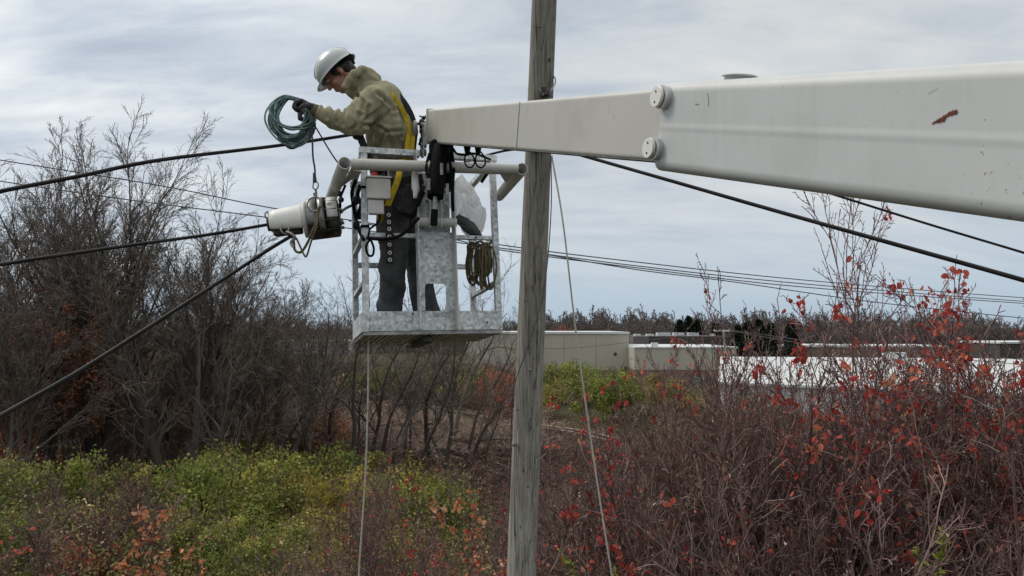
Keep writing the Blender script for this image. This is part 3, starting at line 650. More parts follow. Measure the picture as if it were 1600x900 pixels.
# ---- distant treeline
far = []
for i in range(4):
    va, _ = twig_shrub(120 + i, 10, 2.2, 10, 7, 6, 3, .12, .055); far.append(va.arr())
pl = []; rf_ = np.random.default_rng(9)
for i in range(300):
    px = -150 + i * 6.4 + rf_.uniform(-6, 6); d = rf_.uniform(235, 330); x = wx(px, d); h = rf_.uniform(.75, 1.15) * (1.05 if px < 1000 else .95) * d / 270
    pl.append((i % 4, x, d, 0, rf_.uniform(0, 6), rf_.uniform(.9, 1.3), h))
for i in range(60):
    px = 840 + i * 12 + rf_.uniform(-6, 6); d = rf_.uniform(340, 420); pl.append((i % 4, wx(px, d), d, 0, 0, 1.8, 1.55 * rf_.uniform(.8, 1.1)))
replicate(far, pl, 'far_wood', M['bark_far'], 'distant line of bare brown trees along the horizon')
cf_ = [conifer(200 + i, 11, 3.2) for i in range(3)]; CFM = [c.mesh('conifer_crown') for c in cf_]
def ctr():
    m = MB().tube([(0, 0, 0), (0, 0, 9)], [.22, .05], 8); o = m.build('tmp', M['bark']); me = o.data; bpy.data.objects.remove(o); return me
CTR = ctr(); CTR.attributes.new('tint', 'FLOAT', 'FACE')
for i, (px, d, s, lb) in enumerate([(1062, 200, .98, 'left dark conifer above the dark brick building'), (1076, 205, 1.08, 'tallest dark conifer above the dark brick building'), (1090, 200, 1.0, 'right dark conifer above the dark brick building'),
        (1152, 150, .83, 'dark conifer just right of the far utility pole'), (1168, 152, .9, 'dark conifer second to the right of the far utility pole'), (1185, 150, .95, 'dark conifer third to the right of the far utility pole'), (1204, 155, .88, 'rightmost dark conifer of the clump beside the far utility pole'),
        (1118, 190, .92, 'dark conifer just left of the far utility pole'), (1235, 190, .95, 'lone dark conifer behind the tallest red-leaved shrub')]):
    plant('conifer', CTR, CFM[i % 3], (M['bark'], M['evergreen']), lb, 'tree', (wx(px, d), d, 0), 'dark conifers behind the buildings', i, s * 1.15, s)
farT = bare_tree(300, 15, .3, 2, .5, .7, twig=.05); farM = (farT[0].mesh('far_trunk'), farT[1].mesh('far_crown'))
M['palebark'] = veg('pale_far_bark', [(0, (0.12, 0.11, 0.105)), (1, (0.22, 0.20, 0.19))], .9)
for px, d, s, lb in ((1000, 230, .98, 'pale bare tree standing above the far treeline behind the warehouse corner'), (1020, 235, .93, 'second pale bare tree above the far treeline, right of its twin'), (1106, 225, .85, 'small bare tree against the sky left of the far utility pole'), (788, 150, .62, 'small bare tree against the sky just left of the wooden pole'), (880, 240, .80, 'bare tree just above the warehouse roof right of the wooden pole')):
    plant('far_bare_tree', *farM, (M['palebark'], M['palebark']), lb, 'tree', (wx(px, d), d, 0), None, px, s)

# =================================================================== BUSHES
BU = {}
for key, (n, sz, asp) in dict(green=(6500, .085, .45), olive=(6500, .08, .45), ygreen=(4200, .085, .5), orange=(2400, .085, .5), rustleaf=(5200, .09, .5)).items():
    for v in range(2):
        fa, va = leafy_bush(400 + v * 17 + len(BU) * 3, 1.9, 2.5, n, sz, asp); BU[key, v] = (va.mesh('stems'), fa.mesh('foliage_' + key))
def bush(key, v, px, d, s, lb, group=None, sz=None, cat='bush', name=None):
    if 23.5 <= d < 50 and not sz: s *= 1.28; sz = s * 1.18
    x, y, z = gpt(px, d); st, fo = BU[key, v]
    return plant(name or 'leafy_bush', st, fo, (M['bark_red'], M[key]), lb, cat, (x, y, z - .1), group, px * .37, s, sz or s, names=('stems', 'foliage'))
GB = 'leafy bushes on the valley floor'
L = [('olive', 0, 15, 27, .9, 'dull olive bush at the left edge of the photograph'), ('green', 0, 70, 24, .9, 'mid green bush at the lower left, right of the pale bare stem'), ('ygreen', 0, 155, 29, .75, 'yellow-green bush in front of the big left trunk'),
     ('green', 1, 120, 20, .85, 'green bush low in the lower left corner area'), ('olive', 1, 215, 22, .95, 'olive bush behind the left orange-leaved sapling'), ('green', 1, 265, 27, .9, 'green bush between the two orange-leaved saplings'),
     ('green', 0, 345, 29, 1.05, 'fresh bright green bush right of the orange-leaved saplings'), ('green', 1, 392, 24, 1.0, 'broad bright green bush between the orange saplings and the yellow bush'), ('olive', 0, 330, 36, .9, 'dull green bush at the foot of the fan-shaped tree'),
     ('olive', 1, 440, 34, .95, 'olive bush under the thin crooked trees'), ('ygreen', 1, 455, 24, .9, 'large yellow-olive bush left of the hanging rope'), ('ygreen', 0, 505, 28, .85, 'yellow-green bush just left of the hanging rope'),
     ('olive', 0, 480, 20, .8, 'olive bush low at the bottom left of the hanging rope'), ('ygreen', 1, 600, 29, .82, 'bright yellow bush right of the hanging rope, topped by red leaves'), ('green', 0, 655, 28, .85, 'green bush between the yellow bush and the wooden pole'),
     ('olive', 1, 575, 22, .8, 'olive-brown bush at the bottom by the hanging rope'), ('green', 1, 420, 17, .68, 'yellow-green bush at the bottom edge left of the rope'), ('olive', 0, 640, 20, .7, 'brown-olive bush at the bottom edge below the platform'),
     ('rustleaf', 0, 150, 17, .55, 'low rusty orange bush at the bottom left'), ('olive', 1, 60, 38, .95, 'dark olive bush below the leaning tree at left'), ('olive', 0, 505, 46, 1.0, 'olive tree-like bush with yellow leaves left of the platform floor'),
     ('rustleaf', 1, 20, 34, 1.2, 'rust-brown bush low at the left edge under the thick cable'), ('olive', 1, 400, 42, .9, 'olive bush in the shade under the lower cable'), ('green', 0, 30, 19, .8, 'green bush in the bottom left corner'),
     ('olive', 1, 300, 19, .8, 'olive bush at the bottom between the orange-leaved saplings'), ('green', 0, 360, 18.5, .75, 'green bush at the bottom edge right of the orange-leaved saplings'), ('olive', 0, 180, 31, .8, 'dull green bush behind the yellow-green one before the big left trunk'),
     ('olive', 0, 400, 31, 1.1, 'olive-green bush at the foot of the thin crooked tree under the lower cable'), ('green', 1, 487, 31, 1.05, 'green bush behind the yellow ones, left of the hanging rope'), ('ygreen', 0, 548, 27, 1.0, 'bright yellow bush touching the left side of the hanging rope'),
     ('ygreen', 1, 625, 26, .95, 'yellow bush between the hanging rope and the red-leaved shrubs'), ('green', 0, 672, 24, .85, 'dull green bush left of the pole above the peach-leaved twigs'), ('olive', 1, 560, 33, 1.0, 'olive bush behind the hanging rope at the foot of the thin trees'),
     # behind the platform, towards the warehouse
     ('green', 1, 590, 78, 2.0, 'far green bush below the left corner of the platform'), ('ygreen', 0, 560, 80, 1.9, 'far yellowed bush below the left corner of the platform'), ('green', 0, 660, 82, 1.9, 'far green bush below the platform floor, left one'), ('olive', 1, 700, 80, 1.9, 'far green-brown bush below the right half of the platform'), ('green', 1, 745, 84, 1.9, 'far green bush left of the rust-red tree'),
     ('green', 0, 868, 84, 2.3, 'green bush against the warehouse just right of the wooden pole'), ('green', 1, 905, 82, 2.1, 'largest green bush against the warehouse wall, crossed by the pale guy rope'), ('olive', 0, 850, 72, 1.8, 'olive bush right beside the wooden pole'), ('green', 0, 930, 66, 2.1, 'bright green bush right of the pale guy rope'), ('green', 1, 965, 68, 2.1, 'bright green bush second to the right of the guy rope'),
     ('olive', 1, 1000, 72, 2.0, 'olive bush in front of the warehouse corner'), ('olive', 0, 1035, 78, 1.6, 'olive bush below the utility cabinet'), ('olive', 1, 1075, 70, 1.6, 'brownish bush left of the red-leaved shrubs'), ('olive', 0, 1180, 60, 1.5, 'olive bush at the end of the white metal roof'), ('olive', 1, 1245, 52, 1.2, 'olive-brown bush before the white metal roof'), ('olive', 0, 1430, 46, 1.2, 'olive bush before the right part of the white metal building')]
for k, v, px, d, s, lb in L: bush(k, v, px, d, s, lb, GB)
bush('rustleaf', 1, 784, 60, 1.5, 'tall rust-red tree right against the left side of the wooden pole', None, 2.5, 'tree', 'rust_red_tree')
bush('orange', 0, 515, 44, .95, 'yellow-orange leaved young tree left of the platform floor', None, 2.0, 'tree', 'orange_leaved_tree')
bush('rustleaf', 0, 872, 235, 4.2, 'rust-coloured tree crown in the far treeline just right of the wooden pole', None, 4.0, 'tree', 'rust_coloured_tree')

# ---- undergrowth on the valley floor: leaves and grass blades
rg = np.random.default_rng(3); n = 120000
d = 12 + 60 * rg.random(n) ** 1.4; px = rg.uniform(-80, 1680, n); x = (px - 800) / F * d
g = np.array([noise.noise(Vector((a * .35, b * .35, 0))) for a, b in zip(x, d)])
z = gz(x, d) + rg.random(n) ** 2 * (0.75 + g * .9)
T = np.where(x < 1.5, np.clip(.25 + g * .5 + rg.normal(0, .18, n), 0, 1), np.clip(.72 + g * .3 + rg.normal(0, .15, n), 0, 1))
n2_ = 62000; d2 = rg.uniform(15, 37, n2_); p2 = rg.uniform(-60, 770, n2_); x2 = (p2 - 800) / F * d2
g2 = np.array([noise.noise(Vector((a * .55, b * .55, 4))) for a, b in zip(x2, d2)]); g3_ = np.array([noise.noise(Vector((a * 2.2, b * 2.2, 9))) for a, b in zip(x2, d2)])
z2 = gz(x2, d2) + rg.random(n2_) * np.clip(1.0 + g2 * 2.0 + g3_ * 2.6, .05, 3.6)
va = VA().add(*leaves(rg, np.stack([x2, d2, z2], 1), .085, np.clip(.28 + g2 * .5 + rg.normal(0, .2, n2_), 0, 1), asp=.35))
va.add(*leaves(rg, np.stack([x, d, z], 1), .085, T, asp=.4)); o = link('undergrowth', va.mesh('undergrowth'), M['under']); tag(o, 'low weeds and fallen leaves covering the valley floor', kind='stuff')

# =================================================================== NEAR SHRUBS (right) AND SAPLINGS
def pear(seed, H, nl, stems=5, lsz=.065, lean=0.25):
    rng = np.random.default_rng(seed); k = stems; az = rng.uniform(0, 6.28, k); sp_ = rng.uniform(.03, lean, k)
    dr = unit(np.stack([np.cos(az) * sp_, np.sin(az) * sp_, np.ones(k)], 1)); st = np.stack([np.cos(az) * .12, np.sin(az) * .12, np.full(k, -.2)], 1)
    lv = grow(rng, (st, dr, H * rng.uniform(.6, 1.0, k) , np.full(k, .033) * rng.uniform(.7, 1.2, k)), [
        dict(n=16, m=15, t0=.18, ang=(.35, .8), lr=(.22, .40), rr=.5, w=.055, up=.035, tap=.88, rmin=.005, sh=.5, spiral=True),
        dict(n=8, m=9, t0=.1, ang=(.4, .9), lr=(.25, .5), rr=.6, w=.10, up=.11, rmin=.0048),
        dict(n=5, m=5, t0=.1, ang=(.5, 1.1), lr=(.12, .35), rr=.75, w=.13, up=.06, rmin=.0036),
        dict(n=3, w=.1, rmin=.0034)])
    tr = VA().tubes(rng, lv[0], 7, .1, .6); cr = VA().tubes(rng, lv[1], 5, .1, .8).tubes(rng, lv[2], 4, 0, .9).tubes(rng, lv[3], 3, 0, 1)
    # clustered leaves
    c = pts_on(rng, lv[2], max(nl // 5, 1)); p = np.repeat(c, 5, 0) + rng.normal(0, .038, (len(c) * 5, 3)); t = np.clip(np.repeat(rng.uniform(.1, .9, len(c)), 5) + rng.normal(0, .12, len(p)), 0, 1)
    le = VA().add(*leaves(rng, p, lsz, t, oval=True, droop=.5, asp=.42))
    return tr, cr, le
PR = [pear(500, 6.2, 420, 5, .074), pear(501, 5.6, 1150, 6, .074), pear(502, 5.4, 420, 6, .07), pear(503, 5.6, 1500, 7, .07, .3), pear(504, 5.2, 60, 6)]
PRM = [tuple(q.mesh(nm) for q, nm in zip(t_, ('pear_trunk', 'pear_twigs', 'pear_leaves'))) for t_ in PR]
def near_shrub(v, px, d, topy, rz, lb, lm='redleaf', H=None, name='red_leaved_shrub', cat='shrub', group='red-leaved shrubs on the near bank', sxy=1.0, tilt=(0, 0)):
    x, y, z = gpt(px, d); ht = (CAMZ + (512 - topy) / F * d) - z; H0 = (6.2, 5.6, 5.4, 5.6, 5.2)[v] * .93
    s = ht / H0
    return plant(name, PRM[v][0], PRM[v][1], (M['bark_red'], M['bark_red']), lb, cat, (x, y, z), group, rz, sxy, s, names=('stems', 'twigs'), extra=[('leaves', PRM[v][2], M[lm])], tilt=tilt)
NS = [(0, 1300, 8.2, 350, .3, 'tallest near shrub, bare upright tips with a few red leaves crossing the thick cable'), (0, 1365, 8.9, 385, 2.6, 'second tallest bare-tipped shrub, just right of the tallest one below the thick cable'), (4, 1235, 8.4, 445, 3.3, 'bare-tipped shrub just left of the tallest one'), (1, 1215, 8.8, 505, 1.4, 'near shrub with scattered scarlet leaves left of the tallest one'), (3, 1500, 8.6, 462, 2.4, 'near shrub crowded with dark red and orange leaves before the white roof'),
      (3, 1592, 8.0, 440, 4.0, 'red-leaved shrub cut by the right edge of the photograph'), (2, 1120, 9.6, 565, 5.1, 'red-speckled shrub whose lone stem stands before the lower beige building'), (4, 1395, 8.6, 470, .9, 'nearly leafless shrub between the tallest shrub and the crowded red one'),
      (1, 1180, 7.6, 640, 2.9, 'low near shrub hung with bright scarlet and orange leaves'), (2, 1340, 7.4, 610, 3.6, 'tangled near shrub below the tallest one'), (2, 1500, 7.8, 640, .1, 'tangled near shrub below the crowded red one'),
      (1, 1075, 8.8, 660, 4.4, 'near shrub of red leaves at the left end of the near bank'), (4, 1260, 10.8, 540, 2.0, 'bare tangled shrub just before the white roof'), (4, 1450, 10.6, 550, 5.5, 'bare tangled shrub before the right part of the white roof'),
      (4, 1020, 10.5, 690, 1.9, 'leafless shrub right of the pale guy rope'), (4, 1560, 10.4, 560, 3.2, 'bare upright shrub close to the right edge'), (4, 1130, 7.0, 720, .4, 'bare grey shrub low on the near bank'), (4, 1400, 6.8, 700, 1.7, 'bare shrub with pale slanting branches at the lower right'),
      (2, 960, 11.5, 740, 3.9, 'small brown shrub crossed by the pale guy rope'), (1, 895, 12, 780, 0.4, 'small reddish shrub between the wooden pole and the guy rope')]
for v, px, d, ty, rz, lb in NS: near_shrub(v, px, d, ty, rz, lb)
NS2 = [(4, 545, 12.5, 690, .7, 'dark bare-twigged shrub left of the hanging rope at the bottom'), (4, 610, 12, 725, 2.1, 'bare-twigged shrub right of the hanging rope at the bottom'), (1, 765, 10.5, 750, 3.3, 'shrub with scarlet leaves against the left side of the wooden pole'), (4, 690, 12, 760, 4.1, 'brown-red shrub between the hanging rope and the wooden pole'), (4, 500, 12, 800, 5.1, 'bare shrub at the bottom left of the hanging rope'), (4, 430, 12, 830, 1.1, 'bare low shrub at the bottom below the bright green bush')]
for v, px, d, ty, rz, lb in NS2: near_shrub(v, px, d, ty + 15, rz, lb, sxy=.7, group='small shrubs below the platform')
def limb_shrub(seed, H):
    rng = np.random.default_rng(seed); k = 4; az = rng.uniform(0, 6.28, k); sp_ = rng.uniform(.25, .9, k)
    dr = unit(np.stack([np.cos(az) * sp_, np.sin(az) * sp_ * .6, np.ones(k)], 1)); st = np.stack([np.cos(az) * .1, np.sin(az) * .1, np.full(k, -.2)], 1)
    lv = grow(rng, (st, dr, H * rng.uniform(.7, 1.0, k), np.full(k, .034)), [
        dict(n=14, m=8, t0=.2, ang=(.4, 1.0), lr=(.3, .55), rr=.6, w=.10, up=.02, tap=.75, rmin=.007, sh=.4, spiral=True),
        dict(n=9, m=8, t0=.1, ang=(.4, .9), lr=(.25, .5), rr=.55, w=.12, up=.05, rmin=.005),
        dict(n=5, m=4, t0=.1, ang=(.5, 1.1), lr=(.2, .4), rr=.75, w=.13, up=.04, rmin=.004), dict(n=3, w=.1, rmin=.0034)])
    tr = VA().tubes(rng, lv[0], 7, .2, .75); cr = VA().tubes(rng, lv[1], 5, .2, .8).tubes(rng, lv[2], 4, .2, .9).tubes(rng, lv[3], 3, 0, .8)
    return tr.mesh('limb_stems'), cr.mesh('limb_twigs')
for sd_, px, d, ty, rz, lb in ((811, 1290, 6.6, 690, .6, 'stout forked grey branches rising before the tangle under the tallest shrub'), (812, 1130, 7.2, 700, 2.0, 'stout leaning grey branches at the left part of the near bank'), (813, 1500, 6.4, 680, 3.5, 'stout crooked branches before the tangle at the lower right'), (814, 985, 9.5, 770, 5.0, 'crooked dark branches right of the guy rope near the bottom'), (815, 1585, 7.0, 600, 1.2, 'stout dark stems rising at the lower right corner')):
    x, y, z = gpt(px, d); ht = CAMZ + (512 - ty) / F * d - z; a_, b_ = limb_shrub(sd_, 4.6)
    plant('bare_shrub', a_, b_, (M['bark_red'], M['bark_red']), lb, 'shrub', (x, y, z), 'stout bare shrubs on the near bank', rz, 1, ht / 4.4, names=('stems', 'twigs'))
# slim orange-leaved saplings, lower left
def slim(seed, H, nl, lsz=.085):
    rng = np.random.default_rng(seed)
    lv = grow(rng, ([[0, 0, -.2], [.05, 0, -.2]], unit(np.array([[.03, 0, 1], [-.08, .05, 1]])), [H, H * .8], [.02, .015]), [
        dict(n=12, m=10, t0=.3, ang=(.35, .7), lr=(.12, .25), rr=.5, w=.06, up=.03, rmin=.005, spiral=True), dict(n=5, m=5, ang=(.4, .9), lr=(.3, .6), rr=.7, w=.12, up=.08, rmin=.0035), dict(n=3, w=.1, rmin=.003)])
    tr = VA().tubes(rng, lv[0], 6, 0, .5); cr = VA().tubes(rng, lv[1], 4, 0, .7).tubes(rng, lv[2], 3, 0, .9)
    p = pts_on(rng, lv[2], nl) + rng.normal(0, .03, (nl, 3)); le = VA().add(*leaves(rng, p, lsz, np.clip(rng.normal(.6, .22, nl), 0, 1), oval=True, droop=.5, asp=.42))
    return tr.mesh('slim_stem'), cr.mesh('slim_twigs'), le.mesh('slim_leaves')
SL = [slim(601, 4.0, 260), slim(602, 4.0, 200), slim(603, 4.0, 50, .06)]
for v, px, d, ty, lm, lb in ((0, 232, 10.5, 780, 'orange', 'slim sapling with peach-orange leaves, left of the pair at the lower left'), (1, 318, 10.8, 768, 'orange', 'slim sapling with pink-orange leaves at its tip, right of the pair'), (2, 28, 9.5, 762, 'redleaf', 'pale thin stem with a few pink leaves in the lower left corner'), (2, 68, 9.0, 850, 'orange', 'short bare stem beside the pink-leaved one in the corner'), (0, 783, 9.8, 765, 'redleaf', 'slim sapling with scarlet leaf tufts touching the wooden pole')):
    x, y, z = gpt(px, d); ht = CAMZ + (512 - ty) / F * d - z
    plant('slim_sapling', SL[v][0], SL[v][1], (M['bark_red'], M['bark_red']), lb, 'sapling', (x, y, z), None, px, 1, ht / 3.95, names=('stem', 'twigs'), extra=[('leaves', SL[v][2], M[lm])])
# chartreuse plants
M['lime'] = veg('lime_leaves', [(0, (0.14, 0.17, 0.02)), (1, (0.42, 0.44, 0.08))], .5, .3)
def lime(seed, H, bend):
    rng = np.random.default_rng(seed); lv = grow(rng, ([[0, 0, 0]], unit(np.array([[bend, 0, 1]])), [H], [.008]), [dict(n=12, w=.03, up=0)])
    st = VA().tubes(rng, lv[0], 5, 0, .5); pts, _ = lv[0]; P = pts[0]; k = 90; t = rng.uniform(.35, 1, k) * 10.99; i = t.astype(int); fr = (t - i)[:, None]
    p = P[i] * (1 - fr) + P[i + 1] * fr; return st.mesh('lime_stem'), VA().add(*leaves(rng, p, .075, rng.random(k), oval=True, droop=.2, asp=.25)).mesh('lime_leaves')
for sd_, px, d, ty, bend, lb in ((1, 948, 7.6, 850, -.35, 'arching yellow-green stem of narrow leaves right of the wooden pole, at the bottom edge'), (2, 1010, 7.6, 888, -.2, 'tip of a yellow-green plant right of the guy rope at the bottom edge'), (3, 1425, 6.6, 822, .05, 'bright lime-leaved shoot in the thicket at the lower right'), (4, 1440, 6.7, 845, -.15, 'second lime-leaved shoot, slightly right of and lower than the first')):
    x, y, z = gpt(px, d); top = CAMZ + (512 - ty) / F * d; st, le = lime(sd_, 1.3, bend)
    plant('lime_green_shoot', st, le, (M['bark_red'], M['lime']), lb, 'plant', (x, y, top - 1.25), 'yellow-green shoots', 0, 1, 1, names=('stem', 'leaves'))
# thicket mass on the near bank
th = []
for i in range(4):
    va, _ = twig_shrub(700 + i, 2.9, .9, 18, 8, 6, 4, .011, .0034, leaf=420, lsize=.034, lrange=(.58, .97)); th.append(va.arr())
pl = []; rt = np.random.default_rng(21)
for i in range(75):
    px = rt.uniform(1000, 1750); d = rt.uniform(7.0, 12.5); x, y, z = gpt(px, d); top = (628 if px > 1120 else 628 + (1120 - px) * .75) + rt.uniform(0, 90)
    ht = CAMZ + (512 - top) / F * d - z; pl.append((i % 4, x, y, z, rt.uniform(0, 6), rt.uniform(.9, 1.3), ht / 2.9))
for i in range(70):
    px = rt.uniform(560, 1150); d = rt.uniform(12, 26); x, y, z = gpt(px, d)
    if px < 770 and d > 14.5: continue
    pl.append((i % 4, x, y, z, rt.uniform(0, 6), rt.uniform(.9, 1.4), rt.uniform(.5, .85) if px > 820 else rt.uniform(.3, .45)))
for i in range(34):
    px = rt.uniform(1050, 1700); d = rt.uniform(13, 24); x, y, z = gpt(px, d); pl.append((i % 4, x, y, z, rt.uniform(0, 6), 1.4, rt.uniform(.9, 1.25)))
replicate(th, pl, 'thicket', M['thicket'], 'dense tangle of bare purple-brown twigs covering the near bank')
#__PART2__
# =================================================================== WORK PLATFORM
Rb = Matrix(((0.9506, -0.3073, -0.0445), (0.3105, 0.9387, 0.1495), (-0.0042, -0.1559, 0.9878)))
RC = Matrix(((1, 0, 0), (0, CT, -ST), (0, ST, CT)))
PW, PD, PH = 0.849, 0.634, 1.10
o_cam = Vector((-0.8637, 4.0873, -0.2519))
B = Matrix.Translation(CW(o_cam)) @ (RC @ Rb).to_4x4()
plat = thing('work_platform', 'galvanised steel work platform hanging from the tip of the boom, with the worker inside', 'work platform', B @ Vector((PW / 2, PD / 2, 0)))
g = M['galv']; pw = .038
for x in (0, PW - pw):
    MB().box((x, 0, -.005), (x + pw, pw, PH - .02), B).build('post', g, plat, bev=.003)
    MB().box((x, PD - pw, -.005), (x + pw, PD, PH - .05), B).build('post', g, plat, bev=.003)
MB().box((.44, PD - .034, .1), (.475, PD - .002, PH - .04), B).build('post', g, plat, bev=.003)
# toe boards: front in three panels, sides, rear
for a, b in ((pw + .001, .322), (.327, .545), (.55, PW - pw - .001)): MB().box((a, -.004, .0), (b, .003, .116), B).build('toe_board', g, plat, bev=.0015)
MB().box((-.004, pw + .001, .0), (.003, PD - pw - .001, .116), B).build('toe_board', g, plat, bev=.0015)
MB().box((PW - .003, pw + .001, .0), (PW + .004, PD - pw - .001, .116), B).build('toe_board', g, plat, bev=.0015)
MB().box((pw + .001, PD - .003, .0), (PW - pw - .001, PD + .004, .116), B).build('toe_board', g, plat, bev=.0015)
# rails
def rail(lo, hi): MB().box(lo, hi, B).build('rail', g, plat, bev=.003)
rail((-.01, -.002, PH - .018), (.36, .042, PH + .022)); rail((.56, -.002, PH - .018), (PW + .01, .042, PH + .022))
rail((-.01, PD - .04, PH - .048), (PW + .01, PD, PH - .01))
rail((-.004, .044, PH - .03), (.034, PD - .042, PH + .005)); rail((PW - .034, .044, PH - .03), (PW + .004, PD - .042, PH + .005))
for z in (.285, .57):
    rail((.004, pw + .002, z), (.034, PD - pw - .002, z + .028)); rail((PW - .034, pw + .002, z), (PW - .004, PD - pw - .002, z + .028))
rail((pw + .002, .005, .566), (.335, .033, .592)); rail((.542, .005, .566), (PW - pw - .002, .033, .592))
rail((pw + .002, PD - .033, .49), (PW - pw - .002, PD - .005, .525))
# grated floor seen from below
fl = MB().box((.004, .004, -.022), (PW - .004, .03, .002), B)
for a, b in (((.004, .031), (.03, PD - .031)), ((PW - .03, .031), (PW - .004, PD - .031)), ((.31, .031), (.345, PD - .031)), ((.53, .031), (.565, PD - .031))): fl.box((a[0], a[1], -.022), (b[0], b[1], .002), B)
fl.box((.004, PD - .03, -.022), (PW - .004, PD - .004, .002), B)
fl.build('floor_frame', M['steel'], plat)
gr = MB(); x = .045
while x < PW - .04:
    if not (.30 < x < .35 or .52 < x < .57): gr.box((x, .031, -.024), (x + .013, PD - .031, .010), B)
    x += .036
for y in (.16, .31, .46): gr.box((.031, y, -.010), (PW - .031, y + .008, .006), B)
gr.build('floor_grating', g, plat)
MB().box((.033, .033, .013), (PW - .033, PD - .033, .017), B).build('tread_plate', M['black'], plat)
MB().box((.36, .06, -.07), (.42, .5, -.023), B).build('step', M['dark'], plat, bev=.01)
# bumper tube assembly, beige paint
PL = W(540, 256, 4.03); PRt = W(816, 265, 4.27); d_ = (PRt - PL).normalized()
MB().tube([PL + d_ * .03, PRt - d_ * .03], .033, 20, False).build('bumper_tube', M['beige'], plat)
pe = MB().pipe(PL + Vector((0, -.02, 0)), W(514, 317, 4.74), .037, .005).build('bumper_arm', M['beige'], plat)
MB().pipe(PRt + Vector((0, -.02, 0)), W(780, 306, 4.9), .037, .005).build('bumper_arm', M['beige'], plat)
for P0, P1, P2 in ((W(548, 264, 4.1), W(566, 268, 4.14), W(533, 292, 4.45)), (W(806, 272, 4.34), W(779, 268, 4.3), W(792, 288, 4.6))):
    m = MB(); nn = (P1 - P0).cross(P2 - P0).normalized() * .004; m.add([P0 - nn, P1 - nn, P2 - nn, P0 + nn, P1 + nn, P2 + nn], [(0, 1, 2), (5, 4, 3), (0, 3, 4, 1), (1, 4, 5, 2), (2, 5, 3, 0)]); m.build('gusset', M['beige'], plat)
# mounting bracket: plate with a rounded cutout and two long side flanges
xl, xr, zt = .328, .546, .60
def lx(px): return .0 + (px - 568) / 217 * PW
hole = [(.365, .117), (.365, .262), (.371, .276), (.385, .282), (.475, .282), (.489, .276), (.495, .262), (.495, .117)]
poly = [(xl, .117), *hole, (xr, .117), (xr, zt), (xl, zt)]
m = MB(); m.prism(poly, -.016, -.008, B); m.build('mount_plate', g, plat, weld=True)
for x in (xl - .008, xr):
    m = MB(); m.prism([(x, .0), (x + .008, .0), (x + .008, 1.10), (x, 1.10)], -.085, .004, B); m.build('side_flange', M['beige'] if x > .5 else g, plat, bev=.002)
m = MB(); m.prism([(xl + .002, zt - .02), (xr - .002, zt - .02), (xr - .002, .99), (xl + .002, .99)], .03, .038, B); m.build('back_plate', g, plat)
MB().tube([B @ Vector((xl - .012, -.06, .650)), B @ Vector((xr + .014, -.06, .650))], .029, 20).build('pivot_tube', M['beige'], plat)
for x in (.395, .46): MB().tube([B @ Vector((x, -.06, .650)), B @ Vector((x + .008, -.06, .650))], .038, 20).build('collar', g, plat)
for x in (.392, .462):
    m = MB(); m.prism([(x, .66), (x + .008, .66), (x + .008, .80), (x, .80)], -.095, -.03, B); m.build('clevis', M['beige'], plat, bev=.003)
MB().tube([B @ Vector((.375, -.062, .78)), B @ Vector((.485, -.062, .78))], .011, 10).build('clevis_pin', M['steel'], plat)
# bolts on rails
for x, z in ((.19, .579), (.70, .579), (.29, .10), (.34, .20), (.75, .045)):
    MB().tube([B @ Vector((x, .006 if z > .5 else -.017 if z > .15 else -.004, z)), B @ Vector((x, -.004 if z > .5 else -.02 if z > .15 else -.009, z))], .006, 8).build('bolt', M['dark'], plat)
# control box with buttons
cbx = MB().box((.025, -.075, .78), (.165, -.012, .905), B).build('control_box', M['box'], plat, bev=.006)
sub(MB().box((.020, -.08, .906), (.170, -.008, .918), B), 'lid', M['box'], cbx, plat, bev=.003)
sub(MB().tube([B @ Vector((.075, -.045, .918)), B @ Vector((.075, -.045, .945))], .018, 12), 'button', M['red'], cbx, plat)
sub(MB().ell(B @ Vector((.115, -.03, .965)), (.032, .03, .045)), 'joystick', M['black'], cbx, plat)
sub(MB().tube([B @ Vector((.155, -.03, .915)), B @ Vector((.155, -.03, 1.0))], .009, 8), 'toggle', M['steel'], cbx, plat)
sub(MB().box((.035, -.06, .69), (.125, -.02, .777), B), 'junction_box', M['box'], cbx, plat, bev=.006)
sub(MB().tube([B @ Vector(p) for p in ((.10, -.04, .69), (.10, -.045, .66), (.08, -.05, .63), (.04, -.05, .60), (.03, -.05, .55))], .007, 8), 'cord', M['black'], cbx, plat)
# hoses and ties along the left post
def curve_pts(pts, n=8):      # Catmull-Rom
    P = [Vector(p) for p in pts]; P = [P[0] * 2 - P[1]] + P + [P[-1] * 2 - P[-2]]; out = []
    for i in range(1, len(P) - 2):
        for k in range(n):
            t = k / n; a, b, c, d = P[i - 1:i + 3]
            out.append(.5 * ((2 * b) + (c - a) * t + (2 * a - 5 * b + 4 * c - d) * t * t + (3 * b - a - 3 * c + d) * t ** 3))
    return out + [P[-2]]
def wire(pp, r, name, m, parent=None, n=8, k=8, **kw): return MB().tube(curve_pts([W(*q) for q in pp], k), r, n).build(name, m, parent, **kw)
wire([(572, 372, 4.02), (600, 374, 4.05), (625, 368, 4.08), (640, 356, 4.1), (655, 340, 4.12)], .009, 'control_cable', M['black'], plat)
wire([(578, 374, 4.05), (572, 385, 4.02), (575, 398, 4.02), (582, 399, 4.02), (584, 388, 4.02), (580, 376, 4.05)], .007, 'cable_loop', M['black'], plat)
wire([(556, 282, 4.4), (550, 300, 4.5), (553, 325, 4.5), (557, 345, 4.45), (562, 362, 4.3), (568, 374, 4.1)], .012, 'hose', M['black'], plat)
wire([(563, 290, 4.3), (559, 305, 4.35), (564, 320, 4.3), (557, 338, 4.35)], .012, 'hose', M['black'], plat)
for z in (.62, .86): MB().box((-.006, -.006, z), (pw + .006, pw + .006, z + .015), B).build('cable_tie', M['black'], plat)
